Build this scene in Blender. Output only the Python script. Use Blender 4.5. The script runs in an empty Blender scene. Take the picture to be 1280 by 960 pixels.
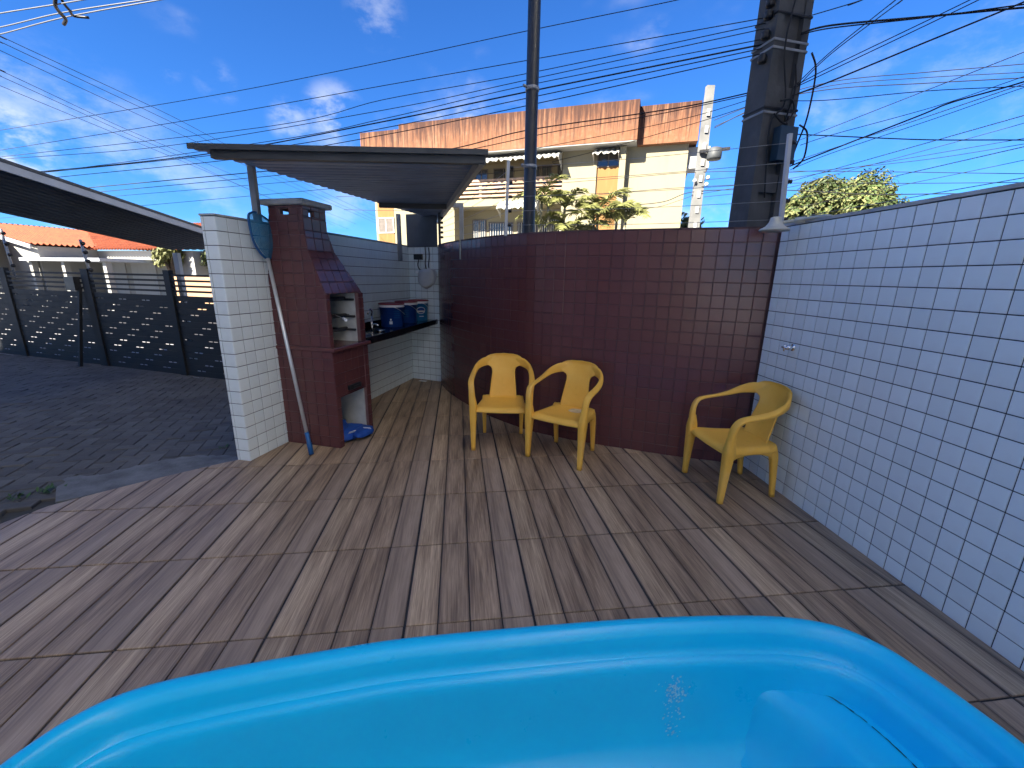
import bpy, math, random
from mathutils import Vector, Matrix, noise
R = math.radians
random.seed(7)
SC = bpy.context.scene
COL = SC.collection
# ------------------------------------------------------------------ camera
PITCH, ROLL, CAMH = 0.2503268, 0.0179728, 1.53917
fw = Vector((0, math.cos(PITCH), -math.sin(PITCH)))
r0 = Vector((1, 0, 0)); u0 = Vector((0, math.sin(PITCH), math.cos(PITCH)))
rt = r0 * math.cos(ROLL) + u0 * math.sin(ROLL)
up = -r0 * math.sin(ROLL) + u0 * math.cos(ROLL)
cd = bpy.data.cameras.new('camera'); cam = bpy.data.objects.new('camera', cd); COL.objects.link(cam)
cam.matrix_world = Matrix(((rt.x, up.x, -fw.x, 0), (rt.y, up.y, -fw.y, 0), (rt.z, up.z, -fw.z, CAMH), (0, 0, 0, 1)))
cd.sensor_width = 36; cd.lens = 36 * 522.73 / 1280; cd.clip_start = 0.05; cd.clip_end = 3000
SC.camera = cam
# ------------------------------------------------------------------ light
SUN_EL = R(37); SUN_DIR = Vector((0.70, 0.714, 0)).normalized()   # the way the light travels, on plan
sd = bpy.data.lights.new('sun', 'SUN'); so = bpy.data.objects.new('sun', sd); COL.objects.link(so)
sd.energy = 3.0; sd.angle = R(0.53); sd.color = (1.0, 0.93, 0.80)
ld = Vector((SUN_DIR.x * math.cos(SUN_EL), SUN_DIR.y * math.cos(SUN_EL), -math.sin(SUN_EL)))
so.rotation_euler = ld.to_track_quat('-Z', 'Y').to_euler(); so.location = (-20, -20, 30)
wld = bpy.data.worlds.new('World'); SC.world = wld; wld.use_nodes = True
nt = wld.node_tree; N = nt.nodes; N.clear(); Lk = nt.links.new
sky = N.new('ShaderNodeTexSky'); sky.sky_type = 'NISHITA'; sky.sun_disc = False
sky.sun_elevation = SUN_EL; sky.sun_rotation = math.atan2(-SUN_DIR.x, -SUN_DIR.y)
sky.air_density = 1.0; sky.dust_density = 0.0; sky.ozone_density = 6.0; sky.altitude = 300
bg = N.new('ShaderNodeBackground'); bg.inputs[1].default_value = 0.05
wo = N.new('ShaderNodeOutputWorld'); Lk(bg.outputs[0], wo.inputs[0])
tc = N.new('ShaderNodeTexCoord')
def wmath(op, a, b=None, c=None):
    m = N.new('ShaderNodeMath'); m.operation = op
    for i, x in enumerate((a, b, c)):
        if x is None: continue
        if isinstance(x, (int, float)): m.inputs[i].default_value = x
        else: Lk(x, m.inputs[i])
    return m.outputs[0]
def wnoise(scale, detail, rough, stretch=(1, 1, 1), off=(0, 0, 0)):
    mp = N.new('ShaderNodeMapping'); mp.inputs['Scale'].default_value = stretch; mp.inputs['Location'].default_value = off
    Lk(tc.outputs['Generated'], mp.inputs[0])
    n = N.new('ShaderNodeTexNoise'); n.inputs['Scale'].default_value = scale; n.inputs['Detail'].default_value = detail
    n.inputs['Roughness'].default_value = rough; Lk(mp.outputs[0], n.inputs[0]); return n.outputs[0]
def ramp(x, lo, hi):
    m = N.new('ShaderNodeMapRange'); m.interpolation_type = 'SMOOTHSTEP'; Lk(x, m.inputs[0])
    m.inputs[1].default_value = lo; m.inputs[2].default_value = hi; return m.outputs[0]
fine = wnoise(9, 8, 0.62, (1, 1, 1.8)); broad = wnoise(2.1, 4, 0.5, (1, 1, 2.2), (0, 0, 0))
cl = wmath('MULTIPLY', ramp(broad, 0.50, 0.64), ramp(fine, 0.36, 0.66))
cl = wmath('MULTIPLY', cl, 0.5)
def blob(d, rad, soft, amt, lo, hi):
    global cl
    dv = Vector(d).normalized(); dp = N.new('ShaderNodeVectorMath'); dp.operation = 'DOT_PRODUCT'
    Lk(tc.outputs['Generated'], dp.inputs[0]); dp.inputs[1].default_value = dv
    m = ramp(dp.outputs['Value'], math.cos(rad + soft), math.cos(max(rad - soft, 0.0)))
    cl = wmath('MAXIMUM', cl, wmath('MULTIPLY', wmath('MULTIPLY', m, ramp(fine, lo, hi)), amt))
blob((-.735, .66, .175), .045, .03, .75, .40, .62)
blob((-.70, .70, .12), .13, .09, .38, .40, .7)
blob((-.626, .772, .10), .10, .07, .32, .42, .72)
blob((-.345, .892, .292), .035, .03, .45, .45, .66)
blob((-.419, .866, .271), .025, .02, .35, .45, .66)
blob((-.564, .759, .326), .02, .02, .3, .45, .7)
blob((-.505, .806, .309), .02, .02, .2, .45, .7)
blob((-.25, .865, .44), .03, .03, .25, .45, .7)
blob((.637, .696, .331), .13, .10, .2, .44, .75)
blob((.59, .75, .28), .08, .06, .15, .44, .75)
blob((.522, .808, .272), .025, .02, .2, .4, .62)
blob((-.089, .936, .341), .025, .02, .2, .45, .7)
mix = N.new('ShaderNodeMix'); mix.data_type = 'RGBA'; Lk(cl, mix.inputs[0])
tint = N.new('ShaderNodeMix'); tint.data_type = 'RGBA'; tint.blend_type = 'MULTIPLY'; tint.inputs[0].default_value = 1; Lk(sky.outputs[0], tint.inputs[6]); tint.inputs[7].default_value = (.155, .335, .55, 1)
Lk(tint.outputs[2], mix.inputs[6]); mix.inputs[7].default_value = (3.0, 3.05, 3.1, 1)
Lk(mix.outputs[2], bg.inputs[0])
vs = SC.view_settings; vs.view_transform = 'Standard'; vs.look = 'None'; vs.gamma = 1; vs.exposure = 3.08; vs.use_curve_mapping = False
# ------------------------------------------------------------------ materials
def col4(c): return (c[0], c[1], c[2], 1)
class MT:
    def __init__(s, name, rough=.6, spec=.4, metal=0):
        s.m = bpy.data.materials.new(name); s.m.use_nodes = True; s.t = s.m.node_tree; s.n = s.t.nodes
        s.b = s.n['Principled BSDF']; s.b.inputs['Roughness'].default_value = rough
        s.b.inputs['Specular IOR Level'].default_value = spec; s.b.inputs['Metallic'].default_value = metal
        s.tc = s.n.new('ShaderNodeTexCoord'); s.oi = None
    def L(s, a, b): s.t.links.new(a, b)
    def set(s, c): s.b.inputs['Base Color'].default_value = col4(c); return s
    def noise(s, scale, detail=4, rough=.55, stretch=None, coord='Object', off=None):
        n = s.n.new('ShaderNodeTexNoise'); n.inputs['Scale'].default_value = scale; n.inputs['Detail'].default_value = detail; n.inputs['Roughness'].default_value = rough
        src = s.tc.outputs[coord]
        if stretch or off is not None:
            mp = s.n.new('ShaderNodeMapping'); s.L(src, mp.inputs[0])
            if stretch: mp.inputs['Scale'].default_value = stretch
            if off is not None: s.L(off, mp.inputs['Location'])
            src = mp.outputs[0]
        s.L(src, n.inputs[0]); return n.outputs[0]
    def rand(s):
        if not s.oi: s.oi = s.n.new('ShaderNodeObjectInfo')
        return s.oi.outputs['Random']
    def ramp(s, x, stops):
        r = s.n.new('ShaderNodeValToRGB'); s.L(x, r.inputs[0]); e = r.color_ramp.elements
        while len(e) < len(stops): e.new(.5)
        for q, (p, c) in zip(e, stops): q.position = p; q.color = col4(c) if len(c) == 3 else c
        return r.outputs[0]
    def mix(s, f, a, b, mode='MIX'):
        m = s.n.new('ShaderNodeMix'); m.data_type = 'RGBA'; m.blend_type = mode
        for i, x in ((0, f), (6, a), (7, b)):
            if hasattr(x, 'node'): s.L(x, m.inputs[i])
            elif i == 0: m.inputs[0].default_value = x
            else: m.inputs[i].default_value = col4(x)
        return m.outputs[2]
    def math(s, op, a, b):
        m = s.n.new('ShaderNodeMath'); m.operation = op
        for i, x in enumerate((a, b)):
            if hasattr(x, 'node'): s.L(x, m.inputs[i])
            else: m.inputs[i].default_value = x
        return m.outputs[0]
    def color(s, c): s.L(c, s.b.inputs['Base Color']); return s
    def rough(s, x, lo, hi):
        m = s.n.new('ShaderNodeMapRange'); s.L(x, m.inputs[0]); m.inputs[3].default_value = lo; m.inputs[4].default_value = hi
        s.L(m.outputs[0], s.b.inputs['Roughness']); return s
    def bump(s, x, st, dist=.01):
        b = s.n.new('ShaderNodeBump'); s.L(x, b.inputs['Height']); b.inputs['Strength'].default_value = st; b.inputs['Distance'].default_value = dist
        s.L(b.outputs[0], s.b.inputs['Normal']); return s
def simple(name, c, rough=.6, var=.15, scale=8, spec=.4, metal=0, bump=0, rnd=0):
    m = MT(name, rough, spec, metal); n = m.noise(scale, 5)
    lo = [x * (1 - var) for x in c]; hi = [min(1, x * (1 + var)) for x in c]
    k = m.ramp(n, [(.3, lo), (.7, hi)])
    if rnd:
        k = m.mix(1, k, m.ramp(m.rand(), [(0, (1 - rnd,) * 3), (1, (1, 1, 1))]), 'MULTIPLY')
    m.color(k); m.rough(n, max(0, rough - .08), min(1, rough + .1))
    if bump: m.bump(m.noise(scale * 6, 6), bump, .01)
    return m.m
def tilemat(name, c, rough, grime, rnd):
    m = MT(name, rough, .5); n = m.noise(6, 5, coord='Object'); w = m.noise(1.3, 4, .6)
    k = m.mix(1, c, m.ramp(m.rand(), [(0, (1 - rnd,) * 3), (1, (1, 1, 1))]), 'MULTIPLY')
    k = m.mix(m.ramp(n, [(.5, (0, 0, 0)), (.9, (.35, .35, .35))]), k, grime)
    m.color(k); m.rough(n, rough * .7, rough * 1.5); m.bump(w, .05, .02); return m.m
M = {}
M['white_tile'] = tilemat('white_glazed_tile', (.79, .86, .87), .2, (.5, .5, .48), .08)
M['maroon_tile'] = tilemat('maroon_glazed_tile', (.125, .045, .046), .2, (.14, .055, .06), .1)
M['grout_dark'] = simple('dark_grout', (.03, .035, .045), .9, .3, 14)
M['grout_maroon'] = simple('maroon_wall_grout', (.09, .05, .055), .9, .35, 5)
M['grout_pink'] = simple('grill_grout', (.15, .085, .09), .9, .35, 9)
M['cap'] = simple('cement_cap', (.42, .43, .43), .85, .2, 9, bump=.2)
def plankmat(k):
    m = MT('wood_print_plank_%d' % k, .42, .45)
    dark, mid, lite = [((.19, .125, .080), (.385, .27, .165), (.59, .435, .275)), ((.16, .105, .070), (.335, .235, .147), (.49, .35, .225)),
                       ((.17, .115, .076), (.36, .25, .155), (.545, .39, .25)), ((.25, .18, .125), (.375, .272, .185), (.46, .34, .235))][k]
    off = m.n.new('ShaderNodeCombineXYZ'); m.L(m.math('MULTIPLY', m.rand(), .35), off.inputs[2])
    warp = m.noise(5, 3, .5, (1, .35, 1))
    g1 = m.noise(1, 6, .6, (95, 2.4, 1), off=off.outputs[0]); g2 = m.noise(1, 4, .55, (16, 1.5, 1), off=off.outputs[0]); g3 = m.noise(1, 3, .5, (240, 7, 1))
    v = m.math('ADD', m.math('MULTIPLY', g1, .42), m.math('ADD', m.math('MULTIPLY', g2, .48), m.math('MULTIPLY', warp, .12)))
    c = m.ramp(v, [(.405, dark), (.5, mid), (.60, lite)])
    c = m.mix(m.ramp(g3, [(.42, (.42,) * 3), (.56, (0, 0, 0))]), c, dark)
    sx = m.n.new('ShaderNodeSeparateXYZ'); m.L(m.tc.outputs['Object'], sx.inputs[0])
    if k == 0:   # the pale sapwood streak along the tile's left edge
        e = m.math('ADD', sx.outputs[0], m.math('MULTIPLY', m.noise(4, 3), .05))
        c = m.mix(m.ramp(e, [(.022, (.6,) * 3), (.05, (0, 0, 0))]), c, (.38, .26, .18))
    ee = m.math('ABSOLUTE', m.math('SUBTRACT', sx.outputs[0], (k + .5) * FS_ / 4), 0)
    ee = m.math('ADD', ee, m.math('MULTIPLY', m.math('SUBTRACT', g2, .5), .03))
    c = m.mix(m.ramp(ee, [(.056, (0, 0, 0)), (.078, (.6,) * 3)]), c, (.08, .055, .05))
    c = m.mix(1, c, m.ramp(m.rand(), [(0, (.82,) * 3), (1, (1.0, 1, 1))]), 'MULTIPLY')
    m.color(c); m.rough(v, .36, .58); m.bump(g3, .25, .002); return m.m
FS_ = .591923
PL = [plankmat(k) for k in range(4)]
M['deck_joint'] = simple('deck_joint', (.034, .034, .038), .9, .3, 12)
M['concrete'] = simple('concrete', (.30, .29, .28), .9, .25, 4, bump=.4)
M['cement'] = simple('rough_cement', (.14, .145, .15), .95, .4, 5, bump=.6)
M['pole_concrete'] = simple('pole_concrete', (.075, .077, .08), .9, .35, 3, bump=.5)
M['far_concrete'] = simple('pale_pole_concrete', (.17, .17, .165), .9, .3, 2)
M['paver'] = simple('paver', (.125, .122, .12), .9, .35, 3, bump=.5, rnd=.35)
M['worn'] = simple('worn_pale_plastic', (.66, .52, .30), .6, .2, 20)
M['paver_joint'] = simple('paver_joint', (.045, .045, .042), .95, .4, 9)
M['asphalt'] = simple('asphalt', (.055, .055, .057), .95, .2, 9, bump=.4)
M['gate'] = simple('dark_gate_metal', (.008, .009, .011), .7, .3, 6, spec=.5)
M['gate_post'] = simple('gate_post_metal', (.008, .009, .011), .7, .2, 6, spec=.5)
M['sheet'] = simple('painted_sheet', (.27, .34, .45), .5, .2, 3, metal=.3)
M['mast'] = simple('dark_painted_steel', (.022, .026, .034), .45, .3, 4)
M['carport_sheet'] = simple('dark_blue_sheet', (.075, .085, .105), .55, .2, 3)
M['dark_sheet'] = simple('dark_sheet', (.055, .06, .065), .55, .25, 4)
M['steel'] = simple('galvanised_tube', (.26, .27, .28), .5, .2, 7, metal=.4)
M['fascia'] = simple('white_fascia', (.42, .44, .47), .5, .1, 5)
M['chrome'] = simple('chrome', (.8, .8, .8), .12, .03, 5, metal=1)
M['alu'] = simple('aluminium', (.72, .73, .74), .35, .06, 12, metal=.6)
M['granite'] = simple('black_granite', (.012, .012, .014), .15, .4, 60, spec=.6)
M['plastic_yellow'] = None
def yellow():
    m = MT('faded_yellow_plastic', .5, .4); n = m.noise(5, 5, .6); g = m.noise(26, 4, .6)
    c = m.ramp(n, [(.3, (.86, .45, .055)), (.7, (.92, .53, .09))])
    c = m.mix(m.ramp(m.noise(3.2, 6, .65, off=None), [(.56, (0, 0, 0)), (.78, (.45,) * 3)]), c, (.80, .58, .27))
    c = m.mix(m.ramp(g, [(.62, (0, 0, 0)), (.82, (.35,) * 3)]), c, (.35, .2, .05))
    m.color(c); m.rough(n, .42, .62); return m.m
M['plastic_yellow'] = yellow()
def poolmat():
    m = MT('blue_fibreglass', .24, .5); n = m.noise(2.2, 5, .6); s = m.noise(7, 6, .7)
    c = m.ramp(n, [(.35, (.004, .56, .92)), (.65, (.006, .59, .95))])
    c = m.mix(m.ramp(s, [(.6, (0, 0, 0)), (.85, (.22,) * 3)]), c, (.08, .6, .9))
    m.color(c); m.rough(s, .2, .42); return m.m
M['pool'] = poolmat()
M['grime'] = simple('pool_grime', (.012, .03, .035), .9, .4, 30)
M['scale'] = simple('lime_stain', (.30, .70, .93), .7, .15, 30)
M['net_blue'] = simple('blue_net', (.035, .20, .36), .7, .2, 20)
M['blue_plastic'] = simple('blue_plastic', (.015, .10, .28), .4, .15, 9)
M['bucket_blue'] = simple('bucket_blue', (.012, .055, .24), .38, .15, 5)
M['bucket_teal'] = simple('bucket_light_blue', (.015, .16, .36), .38, .12, 5)
M['bucket_lid'] = simple('bucket_red_lid', (.26, .022, .03), .4, .12, 5)
M['white_plastic'] = simple('white_plastic', (.75, .76, .77), .4, .06, 5)
M['grey_plastic'] = simple('grey_plastic', (.45, .46, .47), .5, .1, 5)
M['black_plastic'] = simple('black_plastic', (.018, .018, .02), .45, .2, 9)
M['wire'] = simple('cable_jacket', (.012, .012, .014), .6, .2, 9)
M['wire_pale'] = simple('bare_cable', (.13, .135, .145), .5, .1, 9)
M['firebrick'] = simple('pale_firebrick', (.46, .47, .46), .85, .2, 7, bump=.2)
M['soot'] = simple('sooty_iron', (.03, .03, .032), .7, .4, 15)
M['bag_blue'] = simple('blue_cloth', (.012, .075, .36), .8, .25, 7, bump=.3)
M['cream'] = None
def facade(name, base, stain, amt, vs=(5, 5, .8), lo=.5, hi=.75):
    m = MT(name, .85, .25); n = m.noise(1, 8, .68, vs); w = m.noise(.5, 5, .6); g = m.noise(9, 6, .6)
    c = m.ramp(w, [(.3, [x * .9 for x in base]), (.7, base)])
    f = m.math('MULTIPLY', m.ramp(n, [(lo, (0, 0, 0)), (hi, (1, 1, 1))]), amt)
    c = m.mix(f, c, stain); m.color(c); m.bump(g, .15, .02); return m.m
M['cream'] = facade('cream_render', (.265, .235, .155), (.15, .13, .09), .35, (2.5, 2.5, .35), .55, .8)
def parapet():
    m = MT('stained_orange_render', .85, .25); st = m.noise(1, 8, .7, (6.5, 6.5, .32)); sm = m.noise(1, 6, .65, (22, 22, .9)); w = m.noise(.55, 5, .6); g = m.noise(3, 6, .65)
    c = m.ramp(w, [(.3, (.155, .066, .032)), (.55, (.20, .088, .045)), (.75, (.215, .112, .065))])
    c = m.mix(m.ramp(g, [(.5, (0, 0, 0)), (.75, (.5,) * 3)]), c, (.25, .16, .105))
    sx = m.n.new('ShaderNodeSeparateXYZ'); m.L(m.tc.outputs['Object'], sx.inputs[0])
    top = m.n.new('ShaderNodeMapRange'); m.L(sx.outputs[2], top.inputs[0]); top.inputs[1].default_value = 8.7; top.inputs[2].default_value = 10.7; top.inputs[3].default_value = -.09; top.inputs[4].default_value = .10
    f = m.math('ADD', m.math('ADD', m.math('MULTIPLY', st, .72), m.math('MULTIPLY', sm, .28)), top.outputs[0])
    c = m.mix(m.ramp(f, [(.43, (0, 0, 0)), (.51, (.5,) * 3), (.58, (.95,) * 3)]), c, (.045, .02, .015))
    m.color(c); m.bump(g, .2, .02); return m.m
M['parapet'] = parapet()
M['orange'] = facade('ochre_render', (.24, .125, .045), (.4, .22, .1), .3)
M['white_wall'] = facade('white_render', (.31, .305, .285), (.4, .38, .33), .3)
M['grey_wall'] = facade('grey_render', (.40, .40, .40), (.2, .2, .2), .3)
M['brown_wall'] = facade('tan_render', (.42, .26, .15), (.2, .13, .1), .3)
M['tower'] = facade('pale_tower_render', (.84, .81, .75), (.35, .34, .32), .25)
M['glass'] = simple('window_glass', (.025, .03, .035), .08, .2, 2, spec=.8)
M['shutter'] = simple('bronze_frame', (.12, .10, .085), .5, .2, 6)
M['frame'] = simple('pale_frame', (.6, .58, .52), .5, .1, 6)
M['rail'] = simple('timber_rail', (.40, .26, .17), .7, .25, 6)
M['awning'] = simple('weathered_awning', (.33, .33, .3), .6, .2, 3)
M['awning_under'] = M['awning']
M['terracotta'] = simple('terracotta_tile', (.25, .058, .022), .85, .3, 2.2, bump=.2)
M['leaf_a'] = simple('leaf_mid_green', (.05, .075, .02), .6, .45, .8, rnd=0)
M['leaf_b'] = simple('leaf_olive', (.125, .13, .045), .6, .4, .8)
M['palm'] = simple('palm_leaf', (.17, .175, .055), .55, .4, 1.5)
M['bark'] = simple('bark', (.12, .09, .065), .9, .3, 6, bump=.4)
M['trunk_palm'] = simple('palm_stem', (.30, .27, .18), .8, .25, 6)
M['shower'] = simple('aged_ivory_metal', (.48, .47, .40), .45, .15, 9, metal=.2)
M['meter'] = simple('blue_grey_box', (.025, .055, .09), .5, .2, 5)
M['weed'] = simple('weed_leaf', (.04, .09, .03), .7, .3, 8)
# ------------------------------------------------------------------ helpers
def mesh(name, v, f, smooth=False):
    me = bpy.data.meshes.new(name); me.from_pydata([tuple(p) for p in v], [], f); me.update()
    if smooth: me.polygons.foreach_set('use_smooth', [True] * len(f))
    return me
def part(name, me, m, parent, mw=None, local=False):
    """a child mesh; its vertices are in world space unless local"""
    o = bpy.data.objects.new(name, me); COL.objects.link(o)
    if m is not None and not me.materials: me.materials.append(m)
    o.parent = parent
    b = mw or Matrix()
    if not local:
        b = parent_world(parent).inverted() @ b
    o.matrix_basis = b
    return o
def parent_world(p):
    w = p.matrix_basis.copy(); q = p.parent
    while q: w = q.matrix_basis @ w; q = q.parent
    return w
def tag(o, label=None, cat=None, group=None, kind=None):
    if label: o['label'] = label
    if cat: o['category'] = cat
    if group: o['group'] = group
    if kind: o['kind'] = kind
    return o
def thing(name, label, cat, loc=(0, 0, 0), rz=0, group=None):
    o = bpy.data.objects.new(name, None); COL.objects.link(o); o.empty_display_size = .1
    o.matrix_basis = Matrix.Translation(Vector(loc)) @ Matrix.Rotation(rz, 4, 'Z')
    return tag(o, label, cat, group)
def solo(name, me, m, label=None, cat=None, group=None, kind=None, mw=None):
    o = bpy.data.objects.new(name, me); COL.objects.link(o)
    if m is not None and not me.materials: me.materials.append(m)
    if mw is not None: o.matrix_basis = mw
    return tag(o, label, cat, group, kind)
class B:
    def __init__(s): s.v = []; s.f = []
    def add(s, v, f):
        k = len(s.v); s.v += [Vector(p) for p in v]; s.f += [[i + k for i in q] for q in f]; return s
    def box(s, x0, x1, y0, y1, z0, z1, bv=0):
        if bv:
            return s.bbox(x0, x1, y0, y1, z0, z1, bv)
        v = [(x, y, z) for z in (z0, z1) for y in (y0, y1) for x in (x0, x1)]
        return s.add(v, [(0, 2, 3, 1), (4, 5, 7, 6), (0, 1, 5, 4), (2, 6, 7, 3), (0, 4, 6, 2), (1, 3, 7, 5)])
    def bbox(s, x0, x1, y0, y1, z0, z1, b):
        v = []
        for z, d in ((z0, b), (z0 + b, 0), (z1 - b, 0), (z1, b)):
            v += [(x0 + d, y0 + d, z), (x1 - d, y0 + d, z), (x1 - d, y1 - d, z), (x0 + d, y1 - d, z)]
        f = [(3, 2, 1, 0), (12, 13, 14, 15)]
        for k in range(3):
            for i in range(4):
                j = (i + 1) % 4; f.append((k * 4 + i, k * 4 + j, k * 4 + 4 + j, k * 4 + 4 + i))
        return s.add(v, f)
    def obox(s, O, e1, e2, e3):
        O, e1, e2, e3 = map(Vector, (O, e1, e2, e3))
        v = [O + e1 * a + e2 * b + e3 * c for c in (0, 1) for b in (0, 1) for a in (0, 1)]
        fs = [(0, 2, 3, 1), (4, 5, 7, 6), (0, 1, 5, 4), (2, 6, 7, 3), (0, 4, 6, 2), (1, 3, 7, 5)]
        if e1.cross(e2).dot(e3) < 0: fs = [tuple(reversed(q)) for q in fs]
        return s.add(v, fs)
    def prism(s, pts, z0, z1):
        n = len(pts); v = [(p[0], p[1], z0) for p in pts] + [(p[0], p[1], z1) for p in pts]
        f = [tuple(reversed(range(n))), tuple(range(n, 2 * n))] + [(i, (i + 1) % n, n + (i + 1) % n, n + i) for i in range(n)]
        return s.add(v, f)
    def tube(s, pts, r, seg=8, cap=True, ref=None):
        pts = [Vector(p) for p in pts]; n = len(pts)
        rr = r if isinstance(r, list) else [r] * n
        k = len(s.v); prev = None
        for i, p in enumerate(pts):
            t = (pts[min(i + 1, n - 1)] - pts[max(i - 1, 0)]).normalized()
            if prev is None:
                a = Vector(ref) if ref else (Vector((0, 0, 1)) if abs(t.z) < .9 else Vector((1, 0, 0)))
            else: a = prev
            nx = (a - t * a.dot(t)).normalized(); prev = nx; ny = t.cross(nx)
            q = rr[i]; wx, wy = q if isinstance(q, (list, tuple)) else (q, q)
            for j in range(seg):
                an = 2 * math.pi * j / seg; s.v.append(p + nx * math.cos(an) * wx + ny * math.sin(an) * wy)
        for i in range(n - 1):
            for j in range(seg):
                s.f.append([k + i * seg + j, k + i * seg + (j + 1) % seg, k + (i + 1) * seg + (j + 1) % seg, k + (i + 1) * seg + j])
        if cap:
            s.f.append([k + j for j in reversed(range(seg))]); s.f.append([k + (n - 1) * seg + j for j in range(seg)])
        return s
    def lathe(s, prof, c=(0, 0, 0), seg=28):
        k = len(s.v); c = Vector(c); n = len(prof)
        for r, z in prof:
            for j in range(seg):
                a = 2 * math.pi * j / seg; s.v.append(c + Vector((r * math.cos(a), r * math.sin(a), z)))
        for i in range(n - 1):
            for j in range(seg):
                s.f.append([k + i * seg + j, k + i * seg + (j + 1) % seg, k + (i + 1) * seg + (j + 1) % seg, k + (i + 1) * seg + j])
        return s
    def me(s, name, smooth=False): return mesh(name, s.v, s.f, smooth)
def lerp(a, b, t): return a + (b - a) * t
def catmull(P, n, closed=False):
    P = [Vector(p) for p in P]; out = []; m = len(P)
    rng = range(m if closed else m - 1)
    for i in rng:
        g = (lambda j: P[j % m]) if closed else (lambda j: P[max(0, min(m - 1, j))])
        p0, p1, p2, p3 = g(i - 1), g(i), g(i + 1), g(i + 2)
        for k in range(n):
            t = k / n
            out.append(.5 * ((2 * p1) + (p2 - p0) * t + (2 * p0 - 5 * p1 + 4 * p2 - p3) * t * t + (3 * p1 - p0 - 3 * p2 + p3) * t ** 3))
    if not closed: out.append(P[-1])
    return out
def clip(poly, a, b, c):
    """keep a*x+b*y+c >= 0"""
    out = []; n = len(poly)
    for i in range(n):
        p, q = poly[i], poly[(i + 1) % n]; dp = a * p[0] + b * p[1] + c; dq = a * q[0] + b * q[1] + c
        if dp >= 0: out.append(p)
        if (dp >= 0) != (dq >= 0):
            t = dp / (dp - dq); out.append((p[0] + (q[0] - p[0]) * t, p[1] + (q[1] - p[1]) * t))
    return out if len(out) >= 3 else []
def edge(p, q):
    """half-plane to the left of p->q"""
    dx, dy = q[0] - p[0], q[1] - p[1]; return (-dy, dx, dy * p[0] - dx * p[1])
def area(P): return .5 * sum(P[i][0] * P[(i + 1) % len(P)][1] - P[(i + 1) % len(P)][0] * P[i][1] for i in range(len(P)))
def clip_convex(poly, conv):
    for i in range(len(conv)):
        poly = clip(poly, *edge(conv[i], conv[(i + 1) % len(conv)]))
        if not poly: return []
    return poly
Cw = Vector((0, 0, CAMH))
def inview(p, pad=.03):
    d = Vector(p) - Cw; z = d.dot(fw)
    if z <= .05: return False
    x = d.dot(rt) / z * 522.73 / 640; y = d.dot(up) / z * 522.73 / 480
    return abs(x) < 1 + pad and abs(y) < 1 + pad
T = 0.1025
def tile_mesh(poly, depth, bev=.004):
    """poly in (a,b); front face at depth along +c, edges softened"""
    n = len(poly); cx = sum(p[0] for p in poly) / n; cy = sum(p[1] for p in poly) / n
    def ins(p, d):
        l = math.hypot(p[0] - cx, p[1] - cy) or 1; k = max(0, 1 - d / l); return (cx + (p[0] - cx) * k, cy + (p[1] - cy) * k)
    v = [(p[0], p[1], -.002) for p in poly] + [(p[0], p[1], depth - .0016) for p in poly] + [(*ins(p, bev), depth) for p in poly]
    f = []
    for k in range(2):
        for i in range(n):
            j = (i + 1) % n; f.append((k * n + i, k * n + j, k * n + n + j, k * n + n + i))
    f.append(tuple(range(2 * n, 3 * n)))
    return v, f
FULL = {}
def tile_face(jobs, parent, m, O, e1, e2, poly, a0=0, b0=0, g=.0052, depth=.005, pitch=(T, T)):
    """collect the tiles of one flat face: O + a*e1 + b*e2, poly convex ccw in (a,b)"""
    O, e1, e2 = Vector(O), Vector(e1).normalized(), Vector(e2).normalized(); n = e1.cross(e2)
    F = Matrix(((e1.x, e2.x, n.x, O.x), (e1.y, e2.y, n.y, O.y), (e1.z, e2.z, n.z, O.z), (0, 0, 0, 1)))
    xs = [p[0] for p in poly]; ys = [p[1] for p in poly]; pa, pb = pitch
    for i in range(math.floor((min(xs) - a0) / pa), math.ceil((max(xs) - a0) / pa)):
        for j in range(math.floor((min(ys) - b0) / pb), math.ceil((max(ys) - b0) / pb)):
            q = [(a0 + i * pa + g / 2, b0 + j * pb + g / 2), (a0 + (i + 1) * pa - g / 2, b0 + j * pb + g / 2), (a0 + (i + 1) * pa - g / 2, b0 + (j + 1) * pb - g / 2), (a0 + i * pa + g / 2, b0 + (j + 1) * pb - g / 2)]
            c = clip_convex(q, poly)
            if not c or area(c) < 2e-4: continue
            cx, cy = a0 + (i + .5) * pa, b0 + (j + .5) * pb
            full = abs(area(c) - area(q)) < 1e-7
            loc = [(p[0] - cx, p[1] - cy) for p in c]
            jit = Matrix.Rotation(random.gauss(0, .0025), 4, 'X') @ Matrix.Rotation(random.gauss(0, .0025), 4, 'Y')
            mw = F @ Matrix.Translation((cx, cy, random.uniform(-.0005, .0005))) @ jit
            jobs.append((mw, (pa, pb, g, depth) if full else None, loc, depth, m))
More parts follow.
